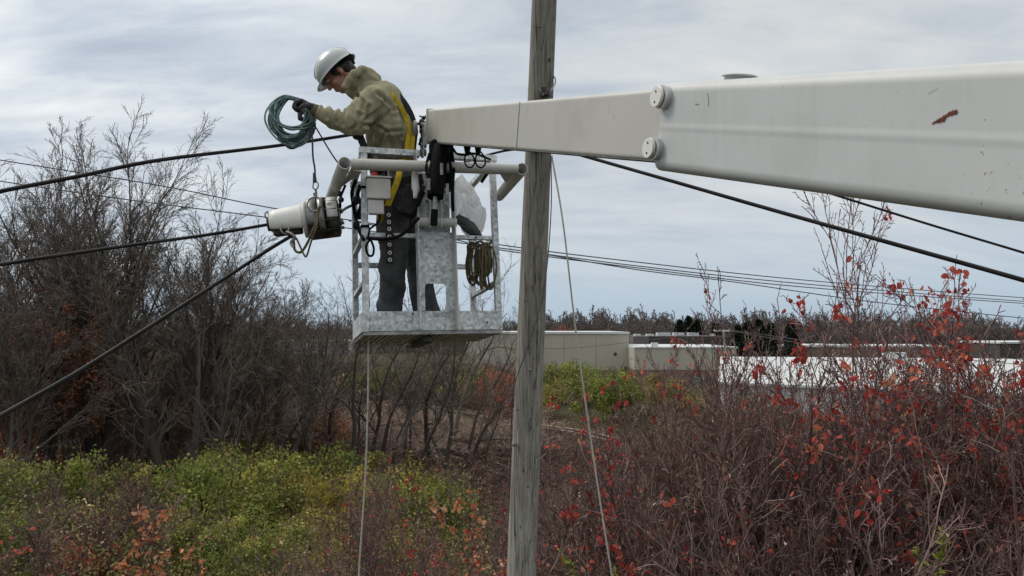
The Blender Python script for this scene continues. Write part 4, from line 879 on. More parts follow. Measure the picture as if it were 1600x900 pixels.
for px, py in ((556, 312), (562, 336), (557, 352)): MB().ell(W(px, py, 4.4), (.022, .02, .03)).build('hose_fitting', M['dark'], plat)

# =================================================================== BOOM
def boom_part(P0, P1, H, Wd, m, name, parent, bev, rr=.012, crease=False, cap=True):
    """rounded box whose left face is centred on the line P0-P1 (lens-frame points)"""
    P0 = Vector(P0); P1 = Vector(P1); a = (P0 - P1).normalized(); s = a.cross(Vector((0, 0, 1))).normalized(); u = s.cross(a).normalized()
    h = H / 2
    sec = [(0, -h + rr), (0, -h + rr + .004), (0, h - rr - .004), (0, h - rr)] if not crease else [(0, -h + rr), (0, -h + rr + .004), (0, -.016), (0, -.010), (-.0009, -.005), (-.0009, .003), (0, .008), (0, .014), (0, h - rr - .004), (0, h - rr)]
    def arc(cx, cz, a0, a1, n=4): return [(cx + rr * math.cos(a0 + (a1 - a0) * i / n), cz + rr * math.sin(a0 + (a1 - a0) * i / n)) for i in range(n + 1)]
    sec = sec + arc(rr, h - rr, math.pi, math.pi / 2)[1:] + arc(Wd - rr, h - rr, math.pi / 2, 0) + arc(Wd - rr, -h + rr, 0, -math.pi / 2) + arc(rr, -h + rr, -math.pi / 2, -math.pi)[:-1]
    n = len(sec); L = []; K = 6
    for i in range(K + 1):
        c = P1.lerp(P0, i / K)
        for x, z in sec: L.append(CW(c + s * x + u * z))
    fs = [(i * n + k, i * n + (k + 1) % n, (i + 1) * n + (k + 1) % n, (i + 1) * n + k) for i in range(K) for k in range(n)]
    mb = MB(); mb.add(L, fs); mb.add(L[:n], [tuple(range(n))]); mb.add(L[-n:], [tuple(range(n))])
    o = mb.build(name, m, parent, weld=True)
    for p in o.data.polygons: p.use_smooth = len(p.vertices) == 4
    mo = o.modifiers.new('edge', 'EDGE_SPLIT'); mo.split_angle = D2R(40)
    return a, s, u
boom = thing('boom', 'pale grey painted telescopic lift boom running from the right edge to the work platform', 'boom', CW((.3, 2.4, .5)))
T0 = Vector((-.5300, 4.40, 1.012)); T1 = Vector((.4720, 1.81, .420)); S0 = Vector((.4077, 1.95, .447)); S1 = Vector((2.011, -2.194, -.595))
a, s, u = boom_part(T0, T1, .200, .15, M['boom'], 'inner_arm', boom, .01)
a2, s2, u2 = boom_part(S0, S1, .239, .18, M['boom2'], 'outer_arm', boom, .01, .026, True)
# vertical seam on the inner arm and bottom edge trim
def onarm(t, z, out, P0=T0, P1=T1, s_=s, u_=u): c = P0.lerp(P1, t); return CW(c - s_ * out + u_ * z)
m = MB(); tq = .555
m.tube([onarm(tq, -.098, .0015), onarm(tq, .098, .0015)], .002, 6); m.build('weld_seam', M['beige'], boom)
m = MB(); m.tube([onarm(.02, -.101, -.006), onarm(.97, -.101, -.006)], .0045, 6); m.build('edge_strip', M['dark'], boom)
# end frame at the tip
e = Matrix.Translation(CW(T0)) @ (RC @ Matrix((tuple(s), tuple(-a), tuple(u))).transposed()).to_4x4()   # x = across, y = towards the camera, z = up
MB().box((-.006, -.03, -.112), (.156, .0, .108), e).build('end_frame', M['box'], boom, bev=.004)
for dx, dz, r1 in ((-.02, .03, .010), (-.016, -.10, .018), (-.016, -.145, .024)):
    MB().tube([e @ Vector((dx - .006, -.06, dz - .02)), e @ Vector((dx + .03, -.06, dz - .02))], r1, 14).build('pin', M['steel'], boom)
MB().box((-.012, -.085, -.20), (-.002, -.031, .02), e).build('link_plate', g, boom, bev=.004)
wire([(663, 182, 4.5), (658, 196, 4.5), (660, 214, 4.5), (656, 226, 4.48)], .012, 'hose', M['black'], boom)
wire([(655, 181, 4.5), (661, 183, 4.5), (666, 181, 4.45)], .005, 'lever', M['dark'], boom)
for py in (190, 205, 219): MB().ell(W(659, py, 4.49), (.017, .017, .02)).build('hose_fitting', M['dark'], boom)
# levelling cylinder and its black housing under the tip
c0 = W(688, 223, 4.33); 
MB().box((-.068, -.05, -.26), (.070, .05, .02), Matrix.Translation(W(689, 226, 4.24)) @ (RC @ Rb).to_4x4()).build('cylinder_housing', M['black'], boom, bev=.02)
MB().tube([W(690, 232, 4.2), W(684, 262, 4.13), W(680, 308, 4.06)], [.055, .052, .048], 18).build('cylinder', M['black'], boom)
MB().tube([W(680, 306, 4.06), W(678.5, 350, 4.03)], .013, 12).build('piston_rod', M['steel'], boom)
MB().tube([W(679, 328, 4.045), W(678, 352, 4.03)], .021, 10).build('rod_end', M['black'], boom)
for pp in ([(671, 240, 4.15), (666, 262, 4.1), (671, 285, 4.05), (677, 300, 4.02)], [(700, 240, 4.15), (705, 268, 4.12), (703, 295, 4.1), (697, 300, 4.05)], [(706, 238, 4.2), (709, 262, 4.15), (707, 300, 4.1), (708, 330, 4.15)], [(663, 300, 4.1), (655, 315, 4.1), (645, 335, 4.1)]):
    wire(pp, .009, 'hose', M['black'], boom)
for px, py in ((670, 288), (699, 296), (690, 264)): MB().tube([W(px, py - 9, 4.0), W(px, py + 9, 4.0)], .009, 10).build('hose_fitting', M['steel'], boom)
# hose loops under the boom
wire([(708, 232, 4.1), (714, 240, 4.1), (728, 242, 4.1), (742, 240, 4.1), (766, 249, 4.3)], .007, 'hose', M['black'], boom)
for cx_ in (735, 752):
    MB().tube([W(cx_ - 5, 228, 3.95), W(cx_ - 5, 240, 3.95)], [.022, .013], 10).build('cable_gland', M['black'], boom)
    wire([(cx_ - 5, 238, 3.95), (cx_ - 9, 248, 3.95), (cx_ - 7, 258, 3.95), (cx_, 262, 3.95), (cx_ + 6, 256, 3.95), (cx_ + 5, 246, 3.95), (cx_ - 1, 237, 3.95)], .0045, 'cable_loop', M['black'], boom)
# wear-pad caps at the front of the outer arm, cap on top
def onout(t, z, out): c = S0.lerp(S1, t); return CW(c - s2 * out + u2 * z)
for zz, dt in ((.078, .0), (-.060, -.002)):
    MB().tube([onout(.003 + dt, zz, -.002), onout(.003 + dt, zz, .015)], .0315, 32).build('pad_housing', M['boom2'], boom, bev=.003)
    cp = MB().tube([onout(.001 + dt, zz, .019), onout(.001 + dt, zz, .027)], [.0285, .027], 32).build('pad_cap', M['whitep'], boom, bev=.002)
    MB().tube([onout(.001 + dt, zz, .0145), onout(.001 + dt, zz, .0195)], .024, 24).build('pad_gap', M['dark'], boom)
    for k in (-1, 1): sub(MB().tube([onout(.001 + dt, zz + .014 * k, .0265), onout(.001 + dt, zz + .014 * k, .0285)], .003, 8), 'pad_screw', M['dark'], cp, boom)
cN = S0.lerp(S1, .05) + s2 * .07 + u2 * .1195
MB().tube([CW(cN - u2 * .01), CW(cN + u2 * .010), CW(cN + u2 * .0105), CW(cN + u2 * .016)], [.040, .037, .046, .036], 28).build('top_cap', M['boom2'], boom)
# rust patch, thin and irregular, lying on the paint
rp = random.Random(4); m = MB()
pp = [(.405, -.0), (.40, .0)]
# place by direction along the outer arm
def facept(px, py, out=.0012):      # point of the outer arm's left face seen at that column and row
    r = Vector(((px - 800) / F, 1, (450 - py) / F)); nrm_ = s2; k = nrm_.dot(S0 - s2 * out) / nrm_.dot(r); return CW(r * k)
cl = [(1455, 194, 1), (1462, 190, 2.2), (1469, 188, 4), (1474, 186, 5), (1479, 180, 3), (1486, 177, 4.5), (1492, 175, 5), (1496, 173, 2)]
vs = []; 
cl = [(cl[i][0] + (cl[i + 1][0] - cl[i][0]) * k / 6, cl[i][1] + (cl[i + 1][1] - cl[i][1]) * k / 6, cl[i][2] + (cl[i + 1][2] - cl[i][2]) * k / 6) for i in range(len(cl) - 1) for k in range(6)]
for px, py, hh in cl: vs += [facept(px, py - hh * rp.uniform(.35, 1.25)), facept(px + .5, py + hh * rp.uniform(.35, 1.25))]
m.add(vs, [(2 * i, 2 * i + 1, 2 * i + 3, 2 * i + 2) for i in range(len(cl) - 1)]); m.build('rust_patch', M['rust'], boom)
for (x0_, y0_), (x1_, y1_), r in (((1450, 146), (1464, 138), .0002), ((1105, 145), (1107, 166), .0005), ((1086, 163), (1092, 164), .0005)):
    MB().tube([facept(x0_, y0_), facept((x0_ + x1_) / 2 + 1, (y0_ + y1_) / 2 - 1), facept(x1_, y1_)], r, 5).build('scratch', M['dark'], boom)

# =================================================================== POLE, WIRES
pt = W(853, -60, 6.0); pb = W(814.5, 900, 6.03); dr_ = (pb - pt).normalized()
base = pb + dr_ * ((pb.z - float(gz(pb.x, pb.y)) + .3) / -dr_.z)
pole = thing('utility_pole', 'weathered grey wooden utility pole rising behind the boom', 'utility pole', base)
n = 40; ln = (base - pt).length; kp = 5.2 / ln
pts_ = [base.lerp(pt, i / n) for i in range(n + 1)]; rbase = .133
rad_ = []
for i in range(n + 1):
    hgt = (base - pts_[i]).length; full = (base - pb).length
    t = (hgt - full) / (pt - pb).length; rad_.append((.126 - .0225 * t) * (1 + .006 * math.sin(i * 1.7)))
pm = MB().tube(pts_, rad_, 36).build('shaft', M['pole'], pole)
for p_ in pm.data.polygons: p_.use_smooth = True
def poleside(px, py, out=0.0):
    d = 5.90; return W(px, py, d - out)
for px, py in ((828, 578), (858, 92), (803, 694)): MB().ell(W(px, py, 5.92), (.018, .03, .022)).build('knot', M['pole'], pole)
for (a_, b_) in (((806, 640), (811, 641)), ((818, 470), (824, 471)), ((838, 520), (842, 519)), ((822, 760), (827, 761)), ((812, 820), (814, 826))):
    MB().tube([W(*a_, 5.895), W(*b_, 5.895)], .0035, 5).build('staple', M['dark'], pole)
for a_ in ((803, 697), (835, 300), (829, 655), (818, 735), (845, 75), (833, 560)): MB().ell(W(*a_, 5.905), (.006, .006, .008)).build('nail', M['dark'], pole)
hw = MB(); hw.tube([W(845, 140, 5.88), W(851, 150, 5.83)], .02, 8); 
hw.build('through_bolt', M['dark'], pole)
MB().box((-.035, -.03, -.05), (.035, .02, .03), Matrix.Translation(W(852, 142, 5.86))).build('cable_clamp', M['dark'], pole, bev=.008)
wire([(852, 152, 5.85), (862, 140, 5.86), (868, 128, 5.9), (866, 120, 5.95), (862, 124, 6.0)], .006, 'tie_wire', M['steel'], pole)
MB().box((-.05, -.02, -.03), (.05, .02, .03), Matrix.Translation(W(833, 231, 5.87))).build('cable_clamp', M['dark'], pole, bev=.008)
MB().tube([W(835, 42, 5.9), W(846, 43, 5.88)], .003, 5).build('staple', M['dark'], pole)
def cab(pp, r, name, label, m='cable', cat='cable', k=10, group=None):
    o = wire(pp, r, name, M[m], None, 8, k); return tag(o, label, cat, group)
cab([(-60, 315, 3.5), (0, 299, 3.6), (120, 276, 3.85), (250, 250, 4.15), (430, 228, 4.75), (552, 210, 5.0), (700, 186, 5.4), (842, 165, 5.85)], .0115, 'messenger_cable', 'upper black cable from the left edge rising to the pole behind the rope coil')
cab([(850, 165, 5.85), (1050, 225, 5.7), (1290, 300, 5.45), (1450, 350, 5.3), (1600, 395, 5.15), (1700, 426, 5.0)], .0095, 'messenger_cable', 'thinner upper black cable emerging from under the boom at the right')
cab([(-60, 424, 3.3), (0, 413.5, 3.4), (100, 398, 3.6), (220, 381, 3.85), (330, 366, 4.1), (430, 349, 4.3), (480, 342, 4.32), (530, 331, 4.45), (552, 320, 4.75), (640, 285, 5.2), (770, 240, 5.7), (833, 231, 5.87)], .0095, 'lashed_cable', 'middle black cable from the left edge running through the lashing machine to the pole')
cab([(833, 231, 5.87), (880, 234, 5.8), (910, 243, 5.7), (1050, 283, 5.2), (1200, 326, 4.75), (1400, 382, 4.2), (1600, 438, 3.8), (1700, 468, 3.6)], .0135, 'lashed_cable', 'thickest black cable from the pole down to the right edge below the boom')
cab([(-80, 694, 3.0), (0, 650, 3.2), (120, 582, 3.5), (250, 500, 3.8), (360, 429, 4.1), (420, 390, 4.2), (455, 369, 4.3)], .0115, 'reel_cable', 'thick black cable climbing from the lower left edge to the lashing machine')
for pp, lb in (([(-60, 238, 26), (0, 250, 26), (250, 290, 26), (425, 325, 26), (600, 352, 26), (785, 383, 26), (1000, 410, 28), (1250, 437, 32), (1540, 461, 38), (1750, 475, 42)], 'upper of the thin distant wires crossing behind the trees and the pole'),
        ([(-60, 272, 26), (0, 283, 26), (200, 312, 26), (420, 340, 26), (600, 364, 26), (785, 388, 26), (1000, 416, 28), (1250, 443, 32), (1560, 468, 38), (1750, 480, 42)], 'second thin distant wire, just below the upper one'),
        ([(545, 345, 26), (700, 372, 26), (785, 391, 26), (1000, 419, 28), (1250, 448, 32), (1600, 474, 38), (1750, 482, 42)], 'third thin distant wire, close under the second one right of the pole'),
        ([(855, 398, 26), (1000, 422, 28), (1150, 441, 30), (1350, 470, 33), (1530, 490, 36), (1600, 497, 38)], 'lowest thin distant wire sloping down to the right')):
    cab(pp, .021, 'distant_wire', lb, 'farcable', 'wire', group='distant wires')
cab([(862, 243, 5.86), (880, 350, 5.8), (900, 520, 5.75), (925, 700, 5.7), (957, 905, 5.6), (985, 1060, 5.55)], .0072, 'guy_rope', 'pale rope slanting down to the right from under the boom, beside the pole', 'rope_pale', 'rope')
cab([(861, 243, 5.86), (861, 330, 5.9), (853, 430, 5.87), (838, 500, 5.83), (818, 560, 5.83), (802, 612, 5.87), (798, 700, 5.95), (795, 800, 6.0)], .0045, 'tie_wire', 'thin grey wire winding across the front of the wooden pole', 'farcable', 'wire')
cab([(576, 530, 4.3), (575, 620, 4.3), (571, 740, 4.3), (560, 910, 4.3), (556, 1050, 4.3)], .0052, 'hand_line', 'pale rope hanging straight down from the platform floor', 'rope_pale', 'rope')
# far pole with crossarm
fp = thing('utility_pole', 'small distant utility pole with a crossarm in front of the dark conifers', 'utility pole', (wx(1130, 105), 105, 0))
fx = wx(1130, 105); zt_ = CAMZ + (512 - 515) / F * 105
MB().tube([(fx + .3, 105, 0), (fx, 105, zt_)], [.19, .14], 10).build('shaft', noisy('pale_pole_wood', [(0, (0.2, 0.19, 0.17)), (1, (0.3, 0.28, 0.26))]), fp)
MB().box((fx - 1.5, 104.8, zt_ - .25), (fx + .9, 104.95, zt_ - .08)).build('crossarm', M['beige'], fp)
for q in (-1.4, -.6, .8): MB().tube([(fx + q, 104.9, zt_ - .09), (fx + q, 104.9, zt_ + .12)], .05, 8).build('insulator', M['box'], fp)
for i, pp in enumerate(([(1115, 515, 105), (1060, 525, 108), (1000, 533, 112), (905, 543, 117), (840, 545, 117.5)], [(1138, 516, 105), (1180, 524, 95), (1260, 537, 82), (1400, 552, 70), (1600, 570, 60)], [(1126, 514, 105), (1180, 521, 95), (1260, 532, 82), (1400, 546, 70), (1600, 562, 60)])):
    cab(pp, .035 if i == 0 else .03, 'service_wire', ('service wire from the distant utility pole towards the warehouse', 'lower service wire from the distant utility pole to the right', 'upper service wire from the distant utility pole to the right')[i], 'farcable', 'wire')

# =================================================================== LASHING MACHINE
Pm0 = Vector(((418 - 800) / F * 4.28, 4.28, (450 - 349) / F * 4.28)); Pm1 = Vector(((531 - 800) / F * 4.36, 4.36, (450 - 337) / F * 4.36))
ax = (Pm1 - Pm0).normalized(); ay = Vector((0, 0, 1)).cross(ax).normalized(); az_ = ax.cross(ay)
Lm = Matrix.Translation(CW(Pm0)) @ (RC @ Matrix((tuple(ax), tuple(ay), tuple(az_))).transposed()).to_4x4()   # x along the cable to the right, y away, z up
lm = thing('lashing_machine', 'cable lashing machine with white hood and dark drum, hanging left of the platform', 'lashing machine', Lm @ Vector((.2, 0, 0)))
def lmx(x, r, an): return Lm @ Vector((x, math.cos(an) * r, math.sin(an) * r - .005))
# white hood: half shell
hood = MB(); na = 22; prof = [(.015, .055), (.02, .074), (.055, .083), (.13, .091), (.20, .098), (.215, .098)]
def shell(mb, prof, a0, a1, th, na=22):
    vs = []; 
    for x, r in prof:
        for i in range(na + 1): vs.append(lmx(x, r, a0 + (a1 - a0) * i / na))
    for x, r in prof:
        for i in range(na + 1): vs.append(lmx(x, r - th, a0 + (a1 - a0) * i / na))
    k = na + 1; n0 = len(prof) * k; fs = []
    for j in range(len(prof) - 1):
        for i in range(na):
            q = j * k + i; fs += [(q, q + 1, q + k + 1, q + k), (n0 + q, n0 + q + k, n0 + q + k + 1, n0 + q + 1)]
    for j in range(len(prof) - 1):
        for i in (0, na): q = j * k + i; fs.append((q, q + k, n0 + q + k, n0 + q))
    for i in range(na):
        for j in (0, len(prof) - 1): q = j * k + i; fs.append((q, q + 1, n0 + q + 1, n0 + q))
    return mb.add(vs, fs, True)
shell(hood, prof, D2R(-5), D2R(212), .004).build('hood', M['whitep'], lm)
shell(MB(), [(.213, .108), (.24, .110)], 0, D2R(360), .012, 36).build('front_ring', M['box'], lm)
shell(MB(), [(.018, .030), (.02, .056)], 0, D2R(360), .006, 24).build('nose_plate', M['dark'], lm)
MB().tube([lmx(.0, 0, 0), lmx(.21, 0, 0)], .045, 16).build('shaft_housing', M['dark'], lm)
MB().box((.03, -.05, -.085), (.20, .05, -.02), Lm).build('undercarriage', M['dark'], lm, bev=.01)
drum = MB().tube([lmx(x, 0, 0) for x in (.24, .245, .30, .305, .355, .36, .42, .43)], [.118, .124, .124, .112, .112, .124, .122, .10], 32).build('drum', M['dark'], lm)
shell(MB(), [(.242, .128), (.30, .129)], D2R(20), D2R(200), .003).build('drum_cover', M['steel'], lm)
shell(MB(), [(.31, .130), (.345, .131)], D2R(40), D2R(215), .003).build('drum_cover', M['steel'], lm)
shell(MB(), [(.362, .1265), (.425, .124)], D2R(75), D2R(185), .003).build('drum_cover', M['box'], lm)
shell(MB(), [(.425, .102), (.435, .03)], 0, D2R(360), .006, 30).build('back_plate', M['steel'], lm)
for i in range(12):
    an = i * math.pi / 6 + .2; MB().tube([lmx(.25, .123, an), lmx(.42, .120, an)], .006, 6).build('drum_rib', M['dark'], lm)
for i in range(6):
    an = i * math.pi / 3 + .5; MB().tube([lmx(.432, .07, an), lmx(.45, .07, an)], .010, 8).build('wheel_bolt', M['steel'], lm)
MB().tube([lmx(.30, .12, D2R(95)), lmx(.30, .16, D2R(95))], .010, 8).build('hook_post', M['steel'], lm)
wire([(487, 330, 4.2), (480, 322, 4.2), (484, 311, 4.2), (495, 308, 4.2), (502, 316, 4.2), (499, 327, 4.2), (490, 330, 4.2)], .005, 'lifting_ring', M['steel'], lm)
wire([(414, 334, 4.28), (418, 331, 4.28), (420, 339, 4.28), (415, 340, 4.28), (414, 334, 4.28)], .004, 'tow_eye', M['dark'], lm)
wire([(440, 349, 4.2), (439, 360, 4.18), (447, 366, 4.18), (451, 358, 4.18), (449, 348, 4.2)], .004, 'shackle', M['steel'], lm)
wire([(447, 362, 4.17), (456, 366, 4.17), (461, 372, 4.17), (455, 378, 4.17), (458, 386, 4.17)], .009, 'guide_chain', M['steel'], lm)
wire([(520, 330, 4.28), (516, 318, 4.25), (512, 322, 4.25), (517, 345, 4.25), (523, 352, 4.28)], .011, 'bracket_strut', M['box'], lm)
wire([(529, 352, 4.35), (531, 330, 4.35), (532, 310, 4.35), (536, 298, 4.35), (540, 289, 4.35)], .008, 'hook_line', M['black'], lm)
for px, py in ((531, 303), (533, 312), (530, 350), (528, 362)): MB().ell(W(px, py, 4.33), (.018, .018, .018)).build('clip', M['dark'], lm)
tag(wire([(497, 325, 4.16), (495, 345, 4.14), (488, 362, 4.14), (479, 382, 4.16), (470, 394, 4.18), (461, 391, 4.18), (459, 378, 4.18), (457, 370, 4.18)], .008, 'tie_rope', M['rope_olive']), 'olive rope slung under the lashing machine in a long loop', 'rope')
tag(wire([(499, 322, 4.17), (495, 352, 4.13), (486, 378, 4.14), (479, 400, 4.15), (474, 396, 4.17), (468, 383, 4.18), (463, 372, 4.19)], .006, 'tie_rope', M['rope_olive']), 'second olive rope hanging lowest under the lashing machine', 'rope')
# hoist line with hook
hl = thing('hoist_line', 'dark rope with a steel snap hook from the hand down to the lashing machine', 'rope', W(487, 190, 4.22))
wire([(486, 192, 4.25), (488, 220, 4.22), (489, 245, 4.2), (492, 265, 4.2), (492, 284, 4.2)], .0055, 'rope', M['rope_dark'], hl)
MB().tube([W(491, 270, 4.2), W(492, 285, 4.2)], [.008, .013], 8).build('splice', M['rope_dark'], hl)
wire([(490, 285, 4.2), (489, 293, 4.2), (493, 296, 4.2), (497, 292, 4.2), (496, 285, 4.2), (490, 285, 4.2)], .004, 'hook', M['steel'], hl)
wire([(493, 295, 4.2), (494, 302, 4.2), (494, 310, 4.2)], .007, 'hook_shank', M['steel'], hl)
cab([(489, 192, 4.3), (500, 210, 4.3), (513, 232, 4.25), (528, 254, 4.2), (545, 270, 4.2)], .0045, 'hand_rope', 'thin dark rope from the coil down behind the platform corner', 'rope_dark', 'rope')

# =================================================================== THINGS ON THE PLATFORM
def lumpy(name, m, label, cat, X, rad, seed, amp, fr=5.0, sub_=4, shape=None):
    bm = bmesh.new(); bmesh.ops.create_icosphere(bm, subdivisions=sub_, radius=1)
    for v in bm.verts:
        c = v.co.copy(); d = noise.fractal(c * fr * .4 + Vector((seed, 0, 0)), 1, 2, 4) * amp
        c = c * (1 + d); c = Vector((c.x * rad[0], c.y * rad[1], c.z * rad[2]))
        if shape: c = shape(c)
        v.co = c
    me = bpy.data.meshes.new(name); bm.to_mesh(me); bm.free()
    for p in me.polygons: p.use_smooth = True
    o = link(name, me, m); o.matrix_world = X; tag(o, label, cat); return o
pb_ = B @ Vector((.665, .09, .75))
def bagshape(c):
    t = (c.z + .19) / .38; return Vector((c.x * (.75 + .35 * math.sin(min(max(t, 0), 1) * 3.1)) + (.02 if t < .5 else 0) + (.5 - t) * .05, c.y, c.z))
bg_ = lumpy('plastic_bag', M['bag'], 'crumpled clear plastic bag hanging inside the right half of the platform', 'plastic bag', Matrix.Translation(B @ Vector((.655, .085, .79))) @ (RC @ Rb).to_4x4(), (.108, .045, .205), 3, .16, 4, 5, bagshape)
lumpy('folded_tarp', M['trousers'], 'dark folded bundle lying in the bottom of the plastic bag', 'bundle', Matrix.Translation(B @ Vector((.655, .022, .655))) @ (RC @ Rb).to_4x4() @ Matrix.Rotation(D2R(38), 4, 'Y'), (.100, .03, .036), 9, .25, 6, 4)
tag(wire([(752, 285, 4.35), (763, 270, 4.35), (772, 268, 4.34)], .01, 'strap', M['black']), 'short black strap tying the plastic bag to the right post', 'strap')
lumpy('plastic_flap', M['whitep'], 'white flap of plastic beside the mounting plate over the worker trousers', 'plastic flap', Matrix.Translation(W(649, 288, 4.15)) @ (RC @ Rb).to_4x4(), (.022, .012, .085), 5, .35, 5, 3)
# rope bundle at the right
rbd = random.Random(8); m = MB()
for i in range(22):
    cx_ = rbd.uniform(738, 768); y0_ = rbd.uniform(376, 388); y1_ = rbd.uniform(425, 450); wd_ = rbd.uniform(2, 9); d0 = rbd.uniform(4.35, 4.55)
    p = [(cx_ - wd_, y0_ + 5, d0), (cx_ - wd_ * .4, y0_, d0), (cx_ + wd_ * .6, y0_ + 4, d0), (cx_ + wd_ + rbd.uniform(-3, 3), (y0_ + y1_) / 2, d0 - .02), (cx_ + wd_ * .5 + rbd.uniform(-4, 4), y1_, d0), (cx_ - wd_, y1_ - 3, d0), (cx_ - wd_ - 2 + rbd.uniform(-3, 3), (y0_ + y1_) / 2, d0 + .02), (cx_ - wd_, y0_ + 5, d0)]
    m.tube(curve_pts([W(*q) for q in p], 5), .006, 6)
rb_o = m.build('rope_bundle', M['rope_olive']); tag(rb_o, 'tangled bundle of olive-brown ropes hanging at the right side of the platform', 'rope')
# strap with eyelets in front of the worker's leg
sg = thing('eyelet_strap', 'black strap with a column of steel eyelets hanging before the worker leg', 'strap', W(609, 370, 4.12))
p0, p1 = W(607, 322, 4.20), W(609.5, 412, 4.19); dd = (p1 - p0).normalized(); wd = Vector((1, .3, 0)).normalized() * .023; nn = Vector((.3, -1, .0)).normalized() * .003
m = MB(); m.add([p0 - wd - nn, p0 + wd - nn, p1 + wd - nn, p1 - wd - nn, p0 - wd + nn, p0 + wd + nn, p1 + wd + nn, p1 - wd + nn], [(0, 1, 2, 3), (7, 6, 5, 4), (0, 4, 5, 1), (1, 5, 6, 2), (2, 6, 7, 3), (3, 7, 4, 0)]); m.build('webbing', M['webbing'], sg)
for py in (336, 347, 358, 370, 382.5, 395, 406):
    c = p0.lerp(p1, (py - 322) / 90) + nn * 1.3; m = MB(); k = 14; uu = wd.normalized(); vv = Vector((0, 0, 1))
    m.tube([c + uu * .009 * math.cos(q * 2 * math.pi / k) + vv * .009 * math.sin(q * 2 * math.pi / k) for q in range(k + 1)], .0035, 6); m.build('eyelet', M['box'], sg)

# =================================================================== ROPE COIL
rc = random.Random(2); m = MB(); m2 = MB()
Cc = Vector(((455 - 800) / F * 4.3, 4.3, (450 - 187) / F * 4.3)); yaw = D2R(20)
for L_ in range(28):
    rx = .125 * rc.uniform(.62, 1.06); rz = .150 * rc.uniform(.66, 1.03); ox = rc.uniform(-.018, .022); oy = rc.uniform(-.05, .05); tl = rc.uniform(-.35, .35); w1 = rc.uniform(0, 6); w2 = rc.uniform(0, 6)
    top = Vector((.055, 0, .118)); pts_ = []
    for q in range(37):
        an = q / 36 * 2 * math.pi + math.pi / 3
        x = math.cos(an) * rx * (1 + .05 * math.sin(3 * an + w1)) ; z = math.sin(an) * rz * (1 + .05 * math.sin(2 * an + w2))
        y = oy * (1 - math.sin(an)) + math.sin(an * 2 + w1) * .012
        p = Vector((x + ox, y, z + (.150 - rz) * .9 - .01))
        # gathered where the hand holds it
        gth = max(0.0, 1 - (p - Vector((.09, 0, .10))).length / .12); p = p.lerp(Vector((.092 + (p.x - .09) * .4, p.y * .3, .085 + (p.z - .085) * .4)), gth * .75)
        p = Matrix.Rotation(tl * .3, 3, 'Y') @ p; p = Matrix.Rotation(yaw, 3, 'Z') @ p
        pts_.append(CW(Cc + p))
    pts_[-1] = pts_[0]; (m2 if L_ % 6 == 5 else m).tube(pts_, .0056, 7)
co = thing('rope_coil', 'coil of teal rope held up in the worker gloved hand', 'rope coil', CW(Cc))
m.build('teal_loops', M['rope_teal'], co); m2.build('dark_loops', M['rope_dark'], co)

# =================================================================== THE WORKER
def ico_pts(c, rad, X=None, sub_=2):
    bm = bmesh.new(); bmesh.ops.create_icosphere(bm, subdivisions=sub_, radius=1); R_ = X or Matrix.Identity(3)
    vs = [Vector(c) + R_ @ Vector((v.co.x * rad[0], v.co.y * rad[1], v.co.z * rad[2])) for v in bm.verts]; fs = [[v.index for v in f.verts] for f in bm.faces]; bm.free(); return vs, fs
class Blob:
    def __init__(s): s.v = []; s.f = []
    def _a(s, vs, fs): n = len(s.v); s.v += vs; s.f += [[i + n for i in f] for f in fs]; return s
    def ball(s, c, r, X=None, sub_=2): return s._a(*ico_pts(c, (r, r, r) if isinstance(r, (int, float)) else r, X, sub_))
    def limb(s, p0, p1, r0, r1, n=7, flat=None):
        p0 = Vector(p0); p1 = Vector(p1); k = max(2, int((p1 - p0).length / (min(r0, r1) * .45)) + 1)
        for i in range(k + 1):
            t = i / k; r = r0 + (r1 - r0) * t; s.ball(p0.lerp(p1, t), r, None, 2)
        return s
    def make(s, name, m, parent, vox=.008, smooth=6, fold=0.0, ffr=18.0, seed=0, foldfn=None):
        me = bpy.data.meshes.new('t'); me.from_pydata([v - parent.location for v in s.v], [], s.f); me.update()
        o = link('t', me); r = o.modifiers.new('r', 'REMESH'); r.mode = 'VOXEL'; r.voxel_size = vox
        sm = o.modifiers.new('s', 'SMOOTH'); sm.iterations = smooth; sm.factor = .6
        dg = bpy.context.evaluated_depsgraph_get(); dg.update(); me2 = bpy.data.meshes.new_from_object(o.evaluated_get(dg)); bpy.data.objects.remove(o); me2.name = name
        if fold or foldfn:
            nr = [v.normal.copy() for v in me2.vertices]
            for v, q in zip(me2.vertices, nr):
                c = v.co; dd_ = foldfn(c) if foldfn else (1 - 2 * abs(noise.noise(Vector((c.x, c.y, c.z * 1.0)) * ffr * .5 + Vector((seed, 0, 0))))) * .6 + noise.noise(c * ffr * 1.3) * .35
                v.co = c + q * dd_ * (fold or 1)
        for p in me2.polygons: p.use_smooth = True
        return link(name, me2, m, parent)
FL = B @ Vector((.2, .3, .02))
def J(px, py, d): return W(px, py, d)
floorL = B @ Vector((.215, .27, .017)); floorR = B @ Vector((.425, .36, .017))
ankL = floorL + Vector((-.02, 0, .09)); ankR = floorR + Vector((.03, 0, .09))
hipL = J(612, 300, 4.42); hipR = J(640, 298, 4.64); pel = (hipL + hipR) / 2 + Vector((0, 0, .05))
kneL = J(614, 397, 4.33); kneR = J(650, 395, 4.60)
waist = J(616, 258, 4.56); chest = J(606, 190, 4.50); shL = J(585, 155, 4.31); shR = J(583, 150, 4.66); neckb = J(572, 138, 4.48)
elbL = J(546, 194, 4.22); wrL = J(493, 171, 4.24); elbR = J(548, 190, 4.72); wrR = J(498, 176, 4.48)
hc = J(531, 116, 4.47)
person = thing('person', 'worker in olive hooded sweatshirt and grey-white hard hat leaning forward, holding coiled rope', 'person', (floorL + floorR) / 2)
